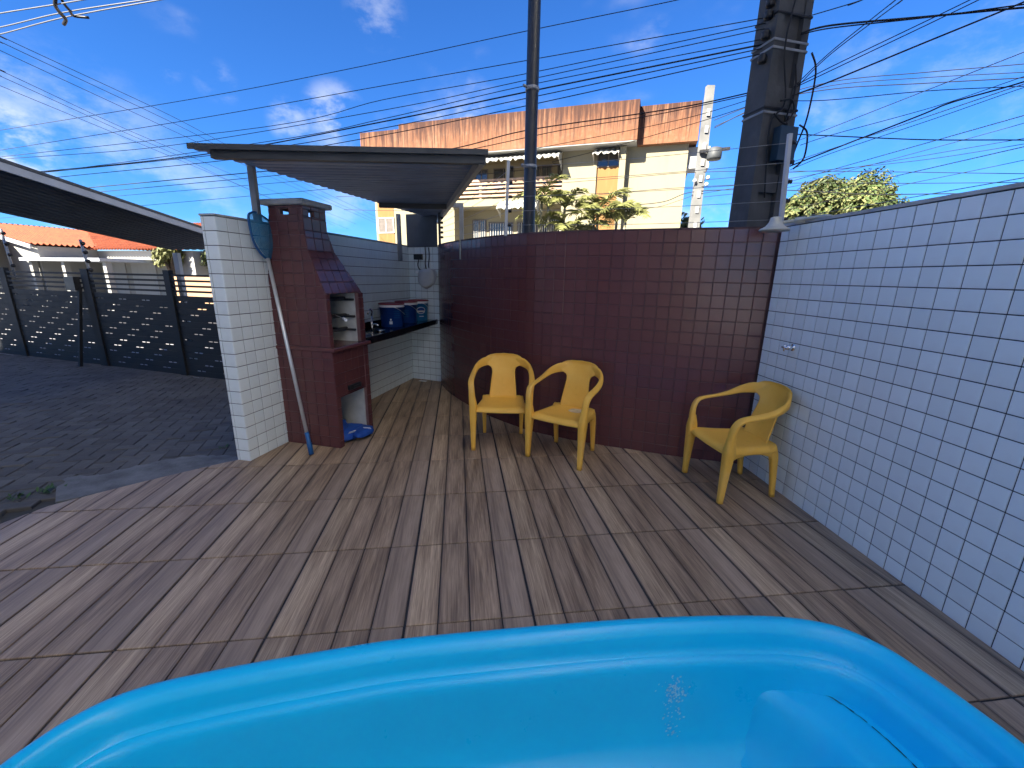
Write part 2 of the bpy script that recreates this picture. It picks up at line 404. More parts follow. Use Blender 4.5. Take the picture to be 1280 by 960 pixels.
def emit_tiles(jobs, parent, name='tile', limit=300):
    """the largest in view as objects of their own, the rest joined"""
    def key(j):
        p = j[0].translation; d = (p - Cw).length; n = (j[0].to_3x3() @ Vector((0, 0, 1)))
        face = max(.02, n.dot((Cw - p).normalized()))
        return (0 if inview(p) else 1, d / math.sqrt(face))
    jobs.sort(key=key); rest = {}
    for k, (mw, full, loc, depth, m) in enumerate(jobs):
        if k < limit and inview(mw.translation, .06):
            if full:
                kk = (full, m.name)
                if kk not in FULL: FULL[kk] = mesh(name, *tile_mesh(loc, depth)); FULL[kk].materials.append(m)
                me = FULL[kk]
            else: me = mesh(name, *tile_mesh(loc, depth))
            part(name, me, m, parent, mw)
        else:
            b = rest.setdefault(m.name, (B(), m))[0]; v, f = tile_mesh(loc, depth); b.add([mw @ Vector(p) for p in v], f)
    for b, m in rest.values(): tag(part(name + '_field', b.me(name + '_field'), m, parent), kind='stuff')
# ------------------------------------------------------------------ the setting
b = B(); b.add([(-600, -600, -.5), (600, -600, -.5), (600, 600, -.5), (-600, 600, -.5)], [(0, 1, 2, 3)])
solo('ground', b.me('ground'), M['concrete'], kind='structure')
GD = Vector((.952, -.307, 0)).normalized(); GN = Vector((.307, .952, 0)).normalized()   # along and across the street
b = B(); o = Vector((0, 0, -.44)) + GN * 8.6
b.add([o - GD * 90, o + GD * 90, o + GD * 90 + GN * 9, o - GD * 90 + GN * 9], [(0, 1, 2, 3)])
solo('street', b.me('street'), M['asphalt'], kind='structure')
# pool outline (counter-clockwise), used by deck and pool
PO = [(-1.60, .5), (-1.60, .1), (-1.585, -.2), (-1.5, -.42), (-1.2, -.55), (-.4, -.6), (.5, -.58), (1.3, -.53), (1.62, -.42), (1.76, -.2), (1.80, .1), (1.80, .5), (1.788, .8),
      (1.755, 1.06), (1.718, 1.2), (1.674, 1.325), (1.61, 1.455), (1.485, 1.562), (1.303, 1.609), (1.064, 1.617), (.758, 1.602), (.455, 1.575), (.019, 1.522), (-.441, 1.458), (-.705, 1.402),
      (-.995, 1.333), (-1.128, 1.297), (-1.304, 1.243), (-1.42, 1.185), (-1.497, 1.112), (-1.545, 1.03), (-1.578, .93), (-1.594, .75)]
PO = catmull([(x, y, 0) for x, y in PO], 5, True)
def inset(P, d):
    n = len(P); out = []
    for i in range(n):
        t = (P[(i + 1) % n] - P[i - 1]).normalized(); out.append(P[i] + Vector((-t.y, t.x, 0)) * d)
    return out
# deck
EDGE = [(-2.309, 3.262), (-2.467, 3.130), (-2.69, 2.925), (-2.936, 2.672), (-3.09, 2.5), (-3.16, 2.29), (-3.20, 1.9), (-3.20, -2.6)]
WA = Vector((-2.189, 3.241, 0)); WD = Vector((.213, .977, 0)).normalized(); WN = Vector((WD.y, -WD.x, 0))      # left wall
def hull(P):
    P = sorted(P); o = []
    for seq in (P, P[::-1]):
        h = []
        for p in seq:
            while len(h) > 1 and (h[-1][0] - h[-2][0]) * (p[1] - h[-2][1]) - (h[-1][1] - h[-2][1]) * (p[0] - h[-2][0]) <= 1e-6: h.pop()
            h.append(p)
        o += h[:-1]
    return o
hole = hull([(p.x, p.y) for p in inset(PO, .035)][::3])
FX, FY, FS, FA = -.770825, 3.907297, .591923, .128818
MF = Matrix.Translation((FX, FY, 0)) @ Matrix.Rotation(FA, 4, 'Z'); MFi = MF.inverted()
def deck_region(poly):
    """pieces of a plank (world xy) that lie on the deck"""
    out = []
    lo = clip(poly, 0, -1, 3.262)
    for i in range(len(EDGE) - 1):
        if lo: lo = clip(lo, *edge(EDGE[i], EDGE[i + 1]))
    hi = clip(poly, 0, 1, -3.262)
    if hi:
        a = WA + WN * -.05; bq = a + WD
        hi = clip(hi, *edge((bq.x, bq.y), (a.x, a.y)))
        if hi: hi = clip(hi, 0, -1, 6.36)
    for p in (lo, hi):
        if not p or area(p) < 1e-4: continue
        inside = clip_convex(p, hole)
        if not inside: out.append(p); continue
        cur = p
        for i in range(len(hole)):
            a, bq, c = edge(hole[i], hole[(i + 1) % len(hole)])
            piece = clip(cur, -a, -bq, -c)
            if piece and area(piece) > 1e-5: out.append(piece)
            cur = clip(cur, a, bq, c)
            if not cur: break
    return out
deck = B()
for ix in range(-13, 10):
    for iy in range(-11, 26):
        x, y = ix * .25, iy * .25
        for p in deck_region([(x, y), (x + .25, y), (x + .25, y + .25), (x, y + .25)]):
            deck.add([(c[0], c[1], -.007) for c in p], [tuple(range(len(p)))])
for i in range(len(EDGE) - 1):
    (x0, y0), (x1, y1) = EDGE[i], EDGE[i + 1]; deck.add([(x0, y0, -.007), (x1, y1, -.007), (x1, y1, -.5), (x0, y0, -.5)], [(0, 1, 2, 3)])
DK = solo('pool_deck', deck.me('pool_deck'), M['deck_joint'], kind='structure')
PW = FS / 4; planks = []
def plank_box(x0, x1, y0, y1):
    bb = B(); bb.bbox(x0, x1, y0, y1, -.012, 0, .0022); return bb
PM = []
GAPS = [(.0062, .0027), (.0027, .0027), (.0027, .0027), (.0027, .0062)]
for k in range(4):
    x0, x1 = k * PW + GAPS[k][0], (k + 1) * PW - GAPS[k][1]
    me = plank_box(x0, x1, -FS + .0045, -.0045).me('plank'); me.materials.append(PL[k]); PM.append((x0, x1, me))
cand = []
for i in range(-7, 8):
    for j in range(-6, 12):
        for k in range(4):
            x0, x1, me = PM[k]; q = [(i * FS + x0, -j * FS - FS + .0035), (i * FS + x1, -j * FS - FS + .0035), (i * FS + x1, -j * FS - .0035), (i * FS + x0, -j * FS - .0035)]
            w = [tuple((MF @ Vector((*p, 0))).xy) for p in q]
            ctr = Vector((sum(p[0] for p in w) / 4, sum(p[1] for p in w) / 4, 0))
            # beyond the maroon wall or the right wall nothing shows
            if ctr.x > 2.25 or (ctr.y > 4.15 and ctr.x > .45) or (ctr.y > 5.1 and ctr.x > -.1) or (ctr.y > 3.75 and ctr.x > 1.3): continue
            ps = deck_region(w)
            if not ps: continue
            cand.append((not any(inview((p[0], p[1], 0), .01) for pc in ps for p in pc), (ctr - Cw).length, i, j, k, ps, w))
cand.sort(key=lambda c: (c[0], c[1]))
rest = [B() for _ in range(4)]
for idx, (hid, d, i, j, k, ps, w) in enumerate(cand):
    mw = MF @ Matrix.Translation((i * FS, -j * FS, 0)); whole = len(ps) == 1 and abs(area(ps[0]) - area(w)) < 1e-6
    tilt = Matrix.Translation((0, 0, random.uniform(-.0008, .0008)))
    if whole: me = PM[k][2]
    else:
        bb = B(); inv = mw.inverted()
        for p in ps: bb.prism([tuple((inv @ Vector((*c, 0))).xy) for c in p], -.012, 0)
        me = None if (hid or idx >= 320) else bb.me('plank')
    if not hid and idx < 320: part('plank', me, PL[k], DK, mw @ tilt)
    else:
        src = bb if not whole else plank_box(PM[k][0], PM[k][1], -FS + .0045, -.0045)
        rest[k].add([mw @ p for p in src.v], src.f)
for k in range(4):
    if rest[k].v: tag(part('plank_field', rest[k].me('plank_field'), PL[k], DK), kind='stuff')
# yard: block paving that falls towards the gate
def yard_z(x, y): return min(-.02, -.06 - .24 * ((GN.x * x + GN.y * y) - 1.93) / 3.29)
yn = Vector((.24 / 3.29 * GN.x, .24 / 3.29 * GN.y, 1)).normalized()
def yz(x, y, d=0): return (x, y, yard_z(x, y) + d)
b = B(); b.add([yz(-14.5, 5.8), yz(-3.22, 2.15), yz(-2.9, 2.75), yz(-2.36, 3.25), yz(-1.68, 6.15), yz(-14.5, 10.4)], [(0, 1, 2, 3, 4, 5)])
b.add([(-14.5, 5.8, -.021), (-14.5, 1.2, -.03), (-3.24, 1.2, -.03), (-3.22, 2.15, -.021)], [(0, 1, 2, 3)])
YD = solo('paved_yard', b.me('paved_yard'), M['paver_joint'], kind='structure')
PA, PB = .236, .118; jobs = []
ya = R(24); cy_, sy_ = math.cos(ya), math.sin(ya)
ey = Vector((cy_, sy_, 0)); ey2 = Vector((-sy_, cy_, 0))
ex3 = (ey - yn * ey.dot(yn)).normalized(); ey3 = yn.cross(ex3)
YO = Vector((-3.0, 2.6, -.06 - .24 * ((GN.x * -3.0 + GN.y * 2.6) - 1.93) / 3.29))
FYm = Matrix(((ex3.x, ey3.x, yn.x, YO.x), (ex3.y, ey3.y, yn.y, YO.y), (ex3.z, ey3.z, yn.z, YO.z), (0, 0, 0, 1)))
pav = {}
for k in (0, 1):
    bb = B(); w, h = (PA, PB) if k == 0 else (PB, PA); bb.bbox(.003, w - .003, .003, h - .003, -.05, .008, .005); pav[k] = bb
pm = {k: pav[k].me('paver') for k in pav}
pl = []
for ci in range(-95, 25):
    for cj in range(-40, 75):
        for k in (0, 1):
            if (ci - cj) % 4 != (0 if k == 0 else 3): continue
            lx, ly = ci * PB, cj * PB
            ctr = FYm @ Vector((lx + PB / 2, ly + PB / 2, 0))
            if ctr.x > -1.95 or ctr.xy.dot(GN.xy) < 1.12 or ctr.y < 1.6 or ctr.x < -13 or (ctr.xy.dot(GN.xy) > 5.35): continue
            # keep off the deck and inside the wall
            on = ctr.y < 3.262 and all((lambda e: e[0] * ctr.x + e[1] * ctr.y + e[2])(edge(EDGE[i], EDGE[i + 1])) > -.10 for i in range(len(EDGE) - 1))
            if on or (ctr.y > 3.2 and (ctr - WA).dot(WN) > -.24): continue
            pl.append((not inview(ctr), (ctr - Cw).length, k, lx, ly))
pl.sort(); far = B()
for idx, (hid, d, k, lx, ly) in enumerate(pl):
    mw = FYm @ Matrix.Translation((lx, ly, random.gauss(0, .0025))) @ Matrix.Rotation(random.gauss(0, .008), 4, 'X') @ Matrix.Rotation(random.gauss(0, .008), 4, 'Y')
    if not hid and idx < 300: part('paver', pm[k], M['paver'], YD, mw)
    else: far.add([mw @ v for v in pav[k].v], pav[k].f)
tag(part('paver_field', far.me('paver_field'), M['paver'], YD), kind='stuff')
# cement fillet between deck edge and blocks
b = B(); pts = [(-2.33, 3.30), (-2.50, 3.16), (-2.72, 2.95), (-2.96, 2.70), (-3.10, 2.55), (-3.30, 2.75), (-3.42, 2.93), (-3.24, 3.02), (-3.12, 3.22), (-2.92, 3.44), (-2.66, 3.52), (-2.45, 3.49)]
pts = pts[:5] + [(p.x + random.uniform(-.025, .025), p.y + random.uniform(-.025, .025)) for p in catmull([(x, y, 0) for x, y in pts[5:]], 5)]
b.prism(pts, 0, .03); b.v = [Vector((p.x, p.y, yard_z(p.x, p.y) + .004 + (p.z > 0) * .022)) for p in b.v]
part('cement_fillet', b.me('cement_fillet'), M['cement'], YD)
# weeds at the deck edge
for cx, cy, nn in ((-3.34, 2.72, 26), (-3.42, 2.6, 18), (-2.75, 3.75, 8)):
    w = B()
    for _ in range(nn):
        a = random.uniform(0, 6.28); r = random.uniform(0, .07); x, y = cx + r * math.cos(a), cy + r * math.sin(a); z = yard_z(x, y) + .012
        a = random.uniform(0, 6.28); l = random.uniform(.02, .05); d = Vector((math.cos(a), math.sin(a), random.uniform(.3, 1.2))) * l; s = Vector((-math.sin(a), math.cos(a), 0)) * l * .28
        o = Vector((x, y, z)); w.add([o, o + d * .5 + s, o + d, o + d * .5 - s], [(0, 1, 2, 3)])
    e = solo('weed', w.me('weed'), M['weed'], ['small green weed in the paving beside the deck edge', 'smaller green weed tuft at the cement fillet tip', 'tiny weed sprig in the paving beside the white wall'][(cx, cy) == (-3.42, 2.6) and 1 or ((cx == -2.75) and 2 or 0)], 'weed')
# ------------------------------------------------------------------ tiled walls
ZT = 1.9335; ZTOP = 1.936
def rows_b0(): return ZT % T - T
def wall_core(pts, z0, z1): bb = B(); bb.prism(pts, z0, z1); return bb
# right wall
rd = Vector((.06839, -.99766, 0)).normalized(); rp = Vector((2.0521, 2.5247, 0)); rn = Vector((rd.y, -rd.x, 0))    # rn towards the pool
if rn.x > 0: rn = -rn
a0 = rp + rd * -.80; a1 = rp + rd * 4.4; bk = -rn * .13
RW = thing('white_tiled_wall', 'long white tiled wall with dark grout, carrying the chrome tap', 'wall', rp)
cr = a0 + bk; cq = a1 + bk
part('core', wall_core([(a0 + rn * -.004).xy[:], (cr).xy[:], cq.xy[:], (a1 + rn * -.004).xy[:]], -.5, ZTOP).me('core'), M['grout_dark'], RW)
bb = B(); bb.prism([(a0 + rn * .006).xy[:], (cr - rn * .01).xy[:], (cq - rn * .01).xy[:], (a1 + rn * .006).xy[:]], ZTOP + .001, ZTOP + .02); part('coping', bb.me('coping'), M['cap'], RW)
jobs = []; e1 = -rd; L0 = -(a1 - rp).dot(rd)
# e1 x e2 must point to rn: with e2 = z, e1 x z
e1 = rd if rd.cross(Vector((0, 0, 1))).dot(rn) > 0 else -rd
lo, hi = sorted(((a0 - rp).dot(e1), (a1 - rp).dot(e1)))
tile_face(jobs, RW, M['white_tile'], rp + rn * -.004, e1, (0, 0, 1), [(lo, 0), (hi, 0), (hi, ZT), (lo, ZT)], 0, ZT - 19 * T)
emit_tiles(jobs, RW)
# left wall: side facing the barbecue, end face, short return wall
LL = 3.115; WT = .125
LW = thing('white_tiled_wall', 'white tiled wall running behind the maroon barbecue grill and granite shelf', 'wall', WA)
c0 = WA - WN * WT; c1 = WA + WD * LL - WN * WT
part('core', wall_core([(WA - WN * .004 + WD * .004).xy[:], (WA + WD * (LL + .02) - WN * .004).xy[:], c1.xy[:], (c0 + WD * .004).xy[:]], -.5, ZTOP).me('core'), M['grout_dark'], LW)
jobs = []
e1 = WD if WD.cross(Vector((0, 0, 1))).dot(WN) > 0 else -WD
lo, hi = sorted((0, LL * (WD.dot(e1))))
tile_face(jobs, LW, M['white_tile'], WA - WN * .004, e1, (0, 0, 1), [(lo, 0), (hi, 0), (hi, ZT), (lo, ZT)], 0, ZT - 19 * T)
eo = WA + WD * .004
e1 = WN
tile_face(jobs, LW, M['white_tile'], eo - WN * .001, e1, (0, 0, 1), [(-WT, 0 - .4), (0, -.4), (0, ZT), (-WT, ZT)], -T, ZT - 24 * T)
tile_face(jobs, LW, M['white_tile'], c0 + WD * .004, -WD, (0, 0, 1), [(-LL, -.4), (0, -.4), (0, ZT), (-LL, ZT)], 0, ZT - 24 * T)
emit_tiles(jobs, LW)
bb = B(); bb.prism([(WA + WN * .004 - WD * .004).xy[:], (WA + WD * (LL + .02) + WN * .004).xy[:], (c1 - WN * .008).xy[:], (c0 - WN * .008 - WD * .004).xy[:]], ZTOP + .001, ZTOP + .014); part('coping', bb.me('coping'), M['cap'], LW)
S0 = Vector((-1.524, 6.284, 0)); S1 = Vector((-1.06, 6.095, 0)); SDr = (S1 - S0).normalized(); SN = Vector((SDr.y, -SDr.x, 0))
SW = thing('short_white_tiled_wall', 'narrow white tiled return wall under the dark metal panel', 'wall', S0)
part('core', wall_core([(S0 - SDr * .12).xy[:], (S1 + SDr * .05).xy[:], (S1 + SDr * .05 - SN * .12).xy[:], (S0 - SDr * .12 - SN * .12).xy[:]], -.5, ZTOP - .001).me('core'), M['grout_dark'], SW)
jobs = []; ls = (S1 - S0).length
tile_face(jobs, SW, M['white_tile'], S0 + SN * .001, SDr if SDr.cross(Vector((0, 0, 1))).dot(SN) > 0 else -SDr, (0, 0, 1), [(-.02, 0), (ls + .02, 0), (ls + .02, ZT), (-.02, ZT)], 0, ZT - 19 * T)
emit_tiles(jobs, SW, limit=120)
# curved maroon wall
CV = [(-1.075, 6.14), (-1.02, 5.90), (-.88, 5.55), (-.69, 5.19), (-.487, 4.87), (-.251, 4.53), (.072, 4.19), (.27, 4.03), (.50, 3.90), (.81, 3.755), (1.11, 3.64), (1.45, 3.515), (1.85, 3.395), (2.06, 3.345)]
cv = catmull([(x, y, 0) for x, y in CV], 16); al = [0]
for i in range(1, len(cv)): al.append(al[-1] + (cv[i] - cv[i - 1]).length)
def at_len(s):
    s = max(0, min(al[-1] - 1e-6, s)); i = max(k for k in range(len(al)) if al[k] <= s); i = min(i, len(al) - 2)
    t = (s - al[i]) / (al[i + 1] - al[i]); d = (cv[i + 1] - cv[i]).normalized(); return cv[i].lerp(cv[i + 1], t), d
MW = thing('curved_maroon_wall', 'curved wall of small maroon tiles behind the yellow chairs', 'wall', (.27, 4.03, 0))
st = [at_len(al[-1] * i / 90) for i in range(91)]
front = [p - Vector((d.y, -d.x, 0)) * .004 for p, d in st]; back = [p - Vector((d.y, -d.x, 0)) * .13 for p, d in st]
bb = B(); k = len(front)
bb.add([(p.x, p.y, -.5) for p in front] + [(p.x, p.y, ZTOP) for p in front] + [(p.x, p.y, ZTOP) for p in back] + [(p.x, p.y, -.5) for p in back],
       [(i, i + 1, k + i + 1, k + i) for i in range(k - 1)] + [(k + i, k + i + 1, 2 * k + i + 1, 2 * k + i) for i in range(k - 1)] + [(2 * k + i, 2 * k + i + 1, 3 * k + i + 1, 3 * k + i) for i in range(k - 1)])
part('core', bb.me('core'), M['grout_maroon'], MW)
jobs = []; nc = int(al[-1] / T)
for i in range(nc):
    p, d = at_len((i + .5) * T); nn = Vector((d.y, -d.x, 0)); O = p - nn * .004
    F = Matrix(((d.x, 0, nn.x, O.x), (d.y, 0, nn.y, O.y), (0, 1, 0, 0), (0, 0, 0, 1)))
    for j in range(19):
        g = .0036; h = T / 2 - g / 2; loc = [(-h, -h), (h, -h), (h, h), (-h, h)]
        jit = Matrix.Rotation(random.gauss(0, .002), 4, 'X') @ Matrix.Rotation(random.gauss(0, .002), 4, 'Y')
        jobs.append((F @ Matrix.Translation((0, ZT - (j + .5) * T, random.uniform(-.0006, .0006))) @ jit, ('m', g), loc, .005, M['maroon_tile']))
emit_tiles(jobs, MW)
bb = B(); bb.add([(p.x, p.y, ZTOP + .008) for p in [q + Vector((d.y, -d.x, 0)) * .002 for q, d in st]] + [(p.x, p.y, ZTOP + .008) for p in back] + [(p.x, p.y, ZTOP - .001) for p in [q + Vector((d.y, -d.x, 0)) * .002 for q, d in st]],
       [(i, i + 1, k + i + 1, k + i) for i in range(k - 1)] + [(2 * k + i, 2 * k + i + 1, i + 1, i) for i in range(k - 1)])
part('coping', bb.me('coping'), M['grout_maroon'], MW)
# ------------------------------------------------------------------ pool
PL_ = thing('swimming_pool', 'empty bright blue fibreglass pool with rolled rim set in the deck', 'pool', (.1, .5, 0))
PROF = [(-.004, -.03), (-.004, .012), (.0, .035), (.012, .05), (.03, .058), (.052, .056), (.072, .042), (.085, .018), (.092, -.02), (.096, -.055), (.108, -.064), (.128, -.068), (.14, -.08), (.147, -.12), (.17, -.30), (.205, -.42), (.26, -.485), (.35, -.512), (.6, -.52)]
rings = [[Vector((p.x, p.y, z)) for p in inset(PO, d)] for d, z in PROF]
n = len(PO); bb = B(); i_r = 5
def loft(rg, close):
    q = B(); q.v = [p for r in rg for p in r]
    for k in range(len(rg) - 1):
        for i in range(n): q.f.append([k * n + i, k * n + (i + 1) % n, (k + 1) * n + (i + 1) % n, (k + 1) * n + i])
    if close:
        c = Vector((.1, .5, rg[-1][0].z)); q.v.append(c); z = len(q.v) - 1; k = len(rg) - 1
        for i in range(n): q.f.append([k * n + i, k * n + (i + 1) % n, z])
    return q
part('rim', loft(rings[:11], False).me('rim', True), M['pool'], PL_)
part('basin', loft(rings[10:], True).me('basin', True), M['pool'], PL_)
# corner seat: rounded step in the far right corner
js = [(1.00, 1.52), (1.15, 1.515), (1.34, 1.49), (1.45, 1.41), (1.525, 1.27), (1.575, 1.1), (1.60, .8)]; es = [(1.00, 1.60), (1.075, 1.49), (1.165, 1.415), (1.262, 1.305), (1.305, 1.19), (1.33, 1.05), (1.345, .8)]
J = catmull([(x + .02, y + .02, 0) for x, y in js], 6); E = catmull([(x, y, 0) for x, y in es], 6); m_ = len(J); bb = B()
prof = [(0, -.196), (.35, -.204), (.7, -.206), (.84, -.212), (.94, -.225), (1.02, -.25), (1.14, -.31), (1.32, -.39), (1.55, -.46), (1.85, -.505), (2.2, -.523)]
bb.v = [Vector((*J[i].lerp(E[i], t).xy, z)) for t, z in prof for i in range(m_)]
bb.f = [[k * m_ + i, (k + 1) * m_ + i, (k + 1) * m_ + i + 1, k * m_ + i + 1] for k in range(len(prof) - 1) for i in range(m_ - 1)]
part('corner_seat', bb.me('corner_seat', True), M['pool'], PL_)
def grime(pts, w, name, mat):
    q = B(); pts = catmull(pts, 10)
    for i in range(len(pts) - 1):
        a, c = pts[i], pts[i + 1]; t = (c - a).normalized(); s = Vector((-t.y, t.x, 0))
        w0 = w * (.25 + random.random()); o = s * random.uniform(-.6, .6) * w
        if random.random() < .12: continue
        q.add([a - s * w0 + o, c - s * w0 + o, c + s * w0 + o, a + s * w0 + o], [(0, 1, 2, 3)])
    part(name, q.me(name), mat, PL_)
random.seed(4); q = B()
for _ in range(150):
    a = random.gauss(.735, .022 + .012 * random.random()); z = random.uniform(-.40, -.125); f = (z + .12) / -.18
    if random.random() < .45: z = random.gauss(-.2, .03)
    d = lerp(.147, .17, min(1, max(0, (-.12 - z) / .18))) if z > -.30 else lerp(.17, .205, (-.30 - z) / .12)
    y0 = lerp(1.602, 1.617, (a - .758) / .306) if a > .758 else lerp(1.575, 1.602, (a - .455) / .303)
    r = random.uniform(.0015, .005); c = Vector((a, y0 - d - .004, z)); q.add([c + Vector((-r, 0, -r * random.uniform(.4, 2.2))), c + Vector((r * random.uniform(.3, 1), 0, -r)), c + Vector((r, 0, r * random.uniform(.5, 1.8))), c + Vector((-r * random.uniform(.2, 1), 0, r))], [(0, 1, 2, 3)])
tag(part('lime_stain', q.me('lime_stain'), M['scale'], PL_), kind='stuff')
grime([(1.10, 1.490, -.1975), (1.22, 1.488, -.1985), (1.335, 1.468, -.1985), (1.43, 1.395, -.1985), (1.50, 1.26, -.1985), (1.54, 1.1, -.1985)], .0026, 'dirt_line', M['grime'])
grime([(.42, 1.20, -.5155), (.6, 1.235, -.5155), (.75, 1.25, -.515), (.9, 1.262, -.515), (1.0, 1.245, -.5155)], .0035, 'dirt_line', M['grime'])
# ------------------------------------------------------------------ barbecue grill (local x along its front, y towards the wall)
GF = Vector((-1.548, 3.537, 0)); GR = math.atan2(.97, .24)
BQ = thing('barbecue_grill', 'maroon tiled brick barbecue grill with chimney and cap', 'barbecue', GF, GR)
BM = Matrix.Translation(GF) @ Matrix.Rotation(GR, 4, 'Z')
def lp(name, bb, m, parent=BQ, smooth=False): return part(name, bb.me(name, smooth), m, parent, local=True)
g_ = .004
bb = B()
bb.box(g_, .062, g_, .60, -.02, .915).box(.468, .53 - g_, g_, .60, -.02, .915).box(.062, .468, .54, .60, -.02, .915)
bb.box(.062, .468, .012, .05, .46, .86)
lp('base', bb, M['grout_pink'])
lp('lower_lining', B().box(.0621, .078, .03, .54, 0, .459).box(.452, .4679, .03, .54, 0, .459).box(.078, .452, .52, .5399, 0, .459).box(.062, .468, .05, .54, .46, .475), M['firebrick'])
lp('hearth_slab', B().bbox(-.012, .548, -.03, .59, .885, .918, .006), M['maroon_tile'])
lp('jambs', B().box(g_, .052, .018, .58, .918, 1.372).box(.455, .53 - g_, .018, .58, .918, 1.372), M['grout_pink'])
lp('fire_lining', B().box(.0521, .066, .05, .56, .9181, 1.40).box(.441, .4549, .05, .56, .9181, 1.40).box(.066, .441, .50, .575, .9181, 1.40), M['firebrick'])
for z in (1.02, 1.145, 1.30):
    lp('rack_ledge', B().bbox(.07, .44, .14, .17, z, z + .035, .004).bbox(.066, .09, .05, .5, z, z + .02, .003).bbox(.418, .441, .05, .5, z, z + .02, .003), M['soot'])
bb = B()
for i in range(9): bb.tube([(.10 + i * .04, .10, 1.172), (.10 + i * .04, .48, 1.172)], .003, 6)
lp('grill_rods', bb, M['soot'])
sk = lp('skewer', B().tube([(.15, -.03, 1.165), (.33, .22, 1.18)], .004, 6), M['alu']); part('skewer_grip', B().tube([(.085, -.10, 1.158), (.15, -.03, 1.165)], .013, 8).me('skewer_grip'), M['white_plastic'], sk, local=True)
# hood and chimney shell: sections (x0,x1,y0,y1,z)
SEC = [(g_, .53 - g_, .022, .586, 1.372), (g_, .345, .152, .525, 1.72), (g_, .292, .164, .50, 1.875), (g_, .285, .168, .48, 2.068)]
bb = B(); bb.v = [Vector(p) for x0, x1, y0, y1, z in SEC for p in ((x0, y0, z), (x1, y0, z), (x1, y1, z), (x0, y1, z))]
for k in range(3):
    for i in range(4):
        if k == 2: continue
        j = (i + 1) % 4; bb.f.append([k * 4 + i, k * 4 + j, k * 4 + 4 + j, k * 4 + 4 + i])
bb.f.append([3, 2, 1, 0])
# top band with the two smoke holes (near side x=0 and front)
def holed(bb, O, e1, e2, w, z0, z1, a0, a1, h0, h1, th):
    O, e1, e2 = Vector(O), Vector(e1), Vector(e2)
    for (p, q, r, s) in ((0, w, z0, h0), (0, w, h1, z1), (0, a0, h0, h1), (a1, w, h0, h1)):
        bb.obox(O + e1 * p + Vector((0, 0, r)), e1 * (q - p), Vector((0, 0, s - r)), e2 * th)
holed(bb, (g_, .166, 0), (0, 1, 0), (1, 0, 0), .318, 1.875, 2.068, .125, .205, 2.0, 2.045, .03)
holed(bb, (g_ + .03, .166, 0), (1, 0, 0), (0, 1, 0), .25, 1.875, 2.068, .04, .10, 1.99, 2.04, .03)
holed(bb, (.285 - .03, .166, 0), (0, 1, 0), (1, 0, 0), .318, 1.875, 2.068, .07, .26, 1.985, 2.05, .03)
holed(bb, (g_ + .03, .454, 0), (1, 0, 0), (0, 1, 0), .22, 1.875, 2.068, .03, .19, 1.985, 2.05, .03)
lp('hood', bb, M['grout_pink'])
lp('chimney_cap', B().bbox(-.035, .33, .125, .53, 2.07, 2.115, .008), M['cap'])
lp('damper_handle', B().bbox(.18, .36, -.02, .012, .50, .545, .006).bbox(.22, .32, -.035, -.018, .515, .532, .004), M['black_plastic'])
jobs = []
def bt(O, e1, e2, poly, a0=0, b0=0):
    O = BM @ Vector(O); r = BM.to_3x3(); tile_face(jobs, BQ, M['maroon_tile'], O, r @ Vector(e1), r @ Vector(e2), poly, a0, b0)
# near side (x=0), normal -x : e1 = -y
O0 = (g_ - .001, 0, 0)
def yneg(P): return [(-y, z) for y, z in P][::-1]
for P in ([(0, 0), (.60, 0), (.60, .915), (0, .915)], [(.018, .918), (.59, .918), (.59, 1.372), (.02, 1.372)], [(.022, 1.374), (.588, 1.374), (.527, 1.72), (.152, 1.72)], [(.152, 1.722), (.527, 1.722), (.50, 1.875), (.164, 1.875)], [(.166, 1.877), (.50, 1.877), (.487, 1.995), (.166, 1.995)], [(.166, 2.048), (.484, 2.048), (.484, 2.066), (.166, 2.066)], [(.166, 1.997), (.288, 1.997), (.288, 2.046), (.166, 2.046)], [(.374, 1.997), (.484, 1.997), (.484, 2.046), (.374, 2.046)]):
    P = [(y, z) for y, z in P]; bt(O0, (0, -1, 0), (0, 0, 1), yneg(P) if area(yneg(P)) > 0 else yneg(P)[::-1], 0, 0)
# front
for P in ([(0, 0), (.06, 0), (.06, .885), (0, .885)], [(.47, 0), (.53, 0), (.53, .885), (.47, .885)]): bt((0, g_ - .001, 0), (1, 0, 0), (0, 0, 1), P, 0, .885 % T - T)
bt((0, .011, 0), (1, 0, 0), (0, 0, 1), [(.062, .462), (.468, .462), (.468, .884), (.062, .884)], .062, .884 % T - T)
for P in ([(0, .92), (.05, .92), (.05, 1.37), (0, 1.37)], [(.457, .92), (.53, .92), (.53, 1.37), (.457, 1.37)]): bt((0, .017, 0), (1, 0, 0), (0, 0, 1), P, 0, .92)
q = Vector((0, .130, .348)); ql = q.length; bt((0, .021, 1.373), (1, 0, 0), tuple(q), [(.004, 0), (.526, 0), (.345, ql), (.004, ql)], 0, 0)
q = Vector((0, .012, .155)); ql = q.length; bt((0, .151, 1.721), (1, 0, 0), tuple(q), [(.004, 0), (.343, 0), (.292, ql), (.004, ql)], 0, 0)
for P in ([(.004, 1.877), (.286, 1.877), (.285, 1.988), (.004, 1.988)], [(.004, 1.99), (.072, 1.99), (.072, 2.038), (.004, 2.038)], [(.136, 1.99), (.285, 1.99), (.285, 2.038), (.136, 2.038)], [(.004, 2.042), (.285, 2.042), (.285, 2.066), (.004, 2.066)]): bt((0, .165, 0), (1, 0, 0), (0, 0, 1), P, 0, 1.877)
# far side lower, seen past the shelf
bt((.53 - g_ + .001, 0, 0), (0, 1, 0), (0, 0, 1), [(0, 0), (.6, 0), (.6, .884), (0, .884)])
emit_tiles(jobs, BQ)
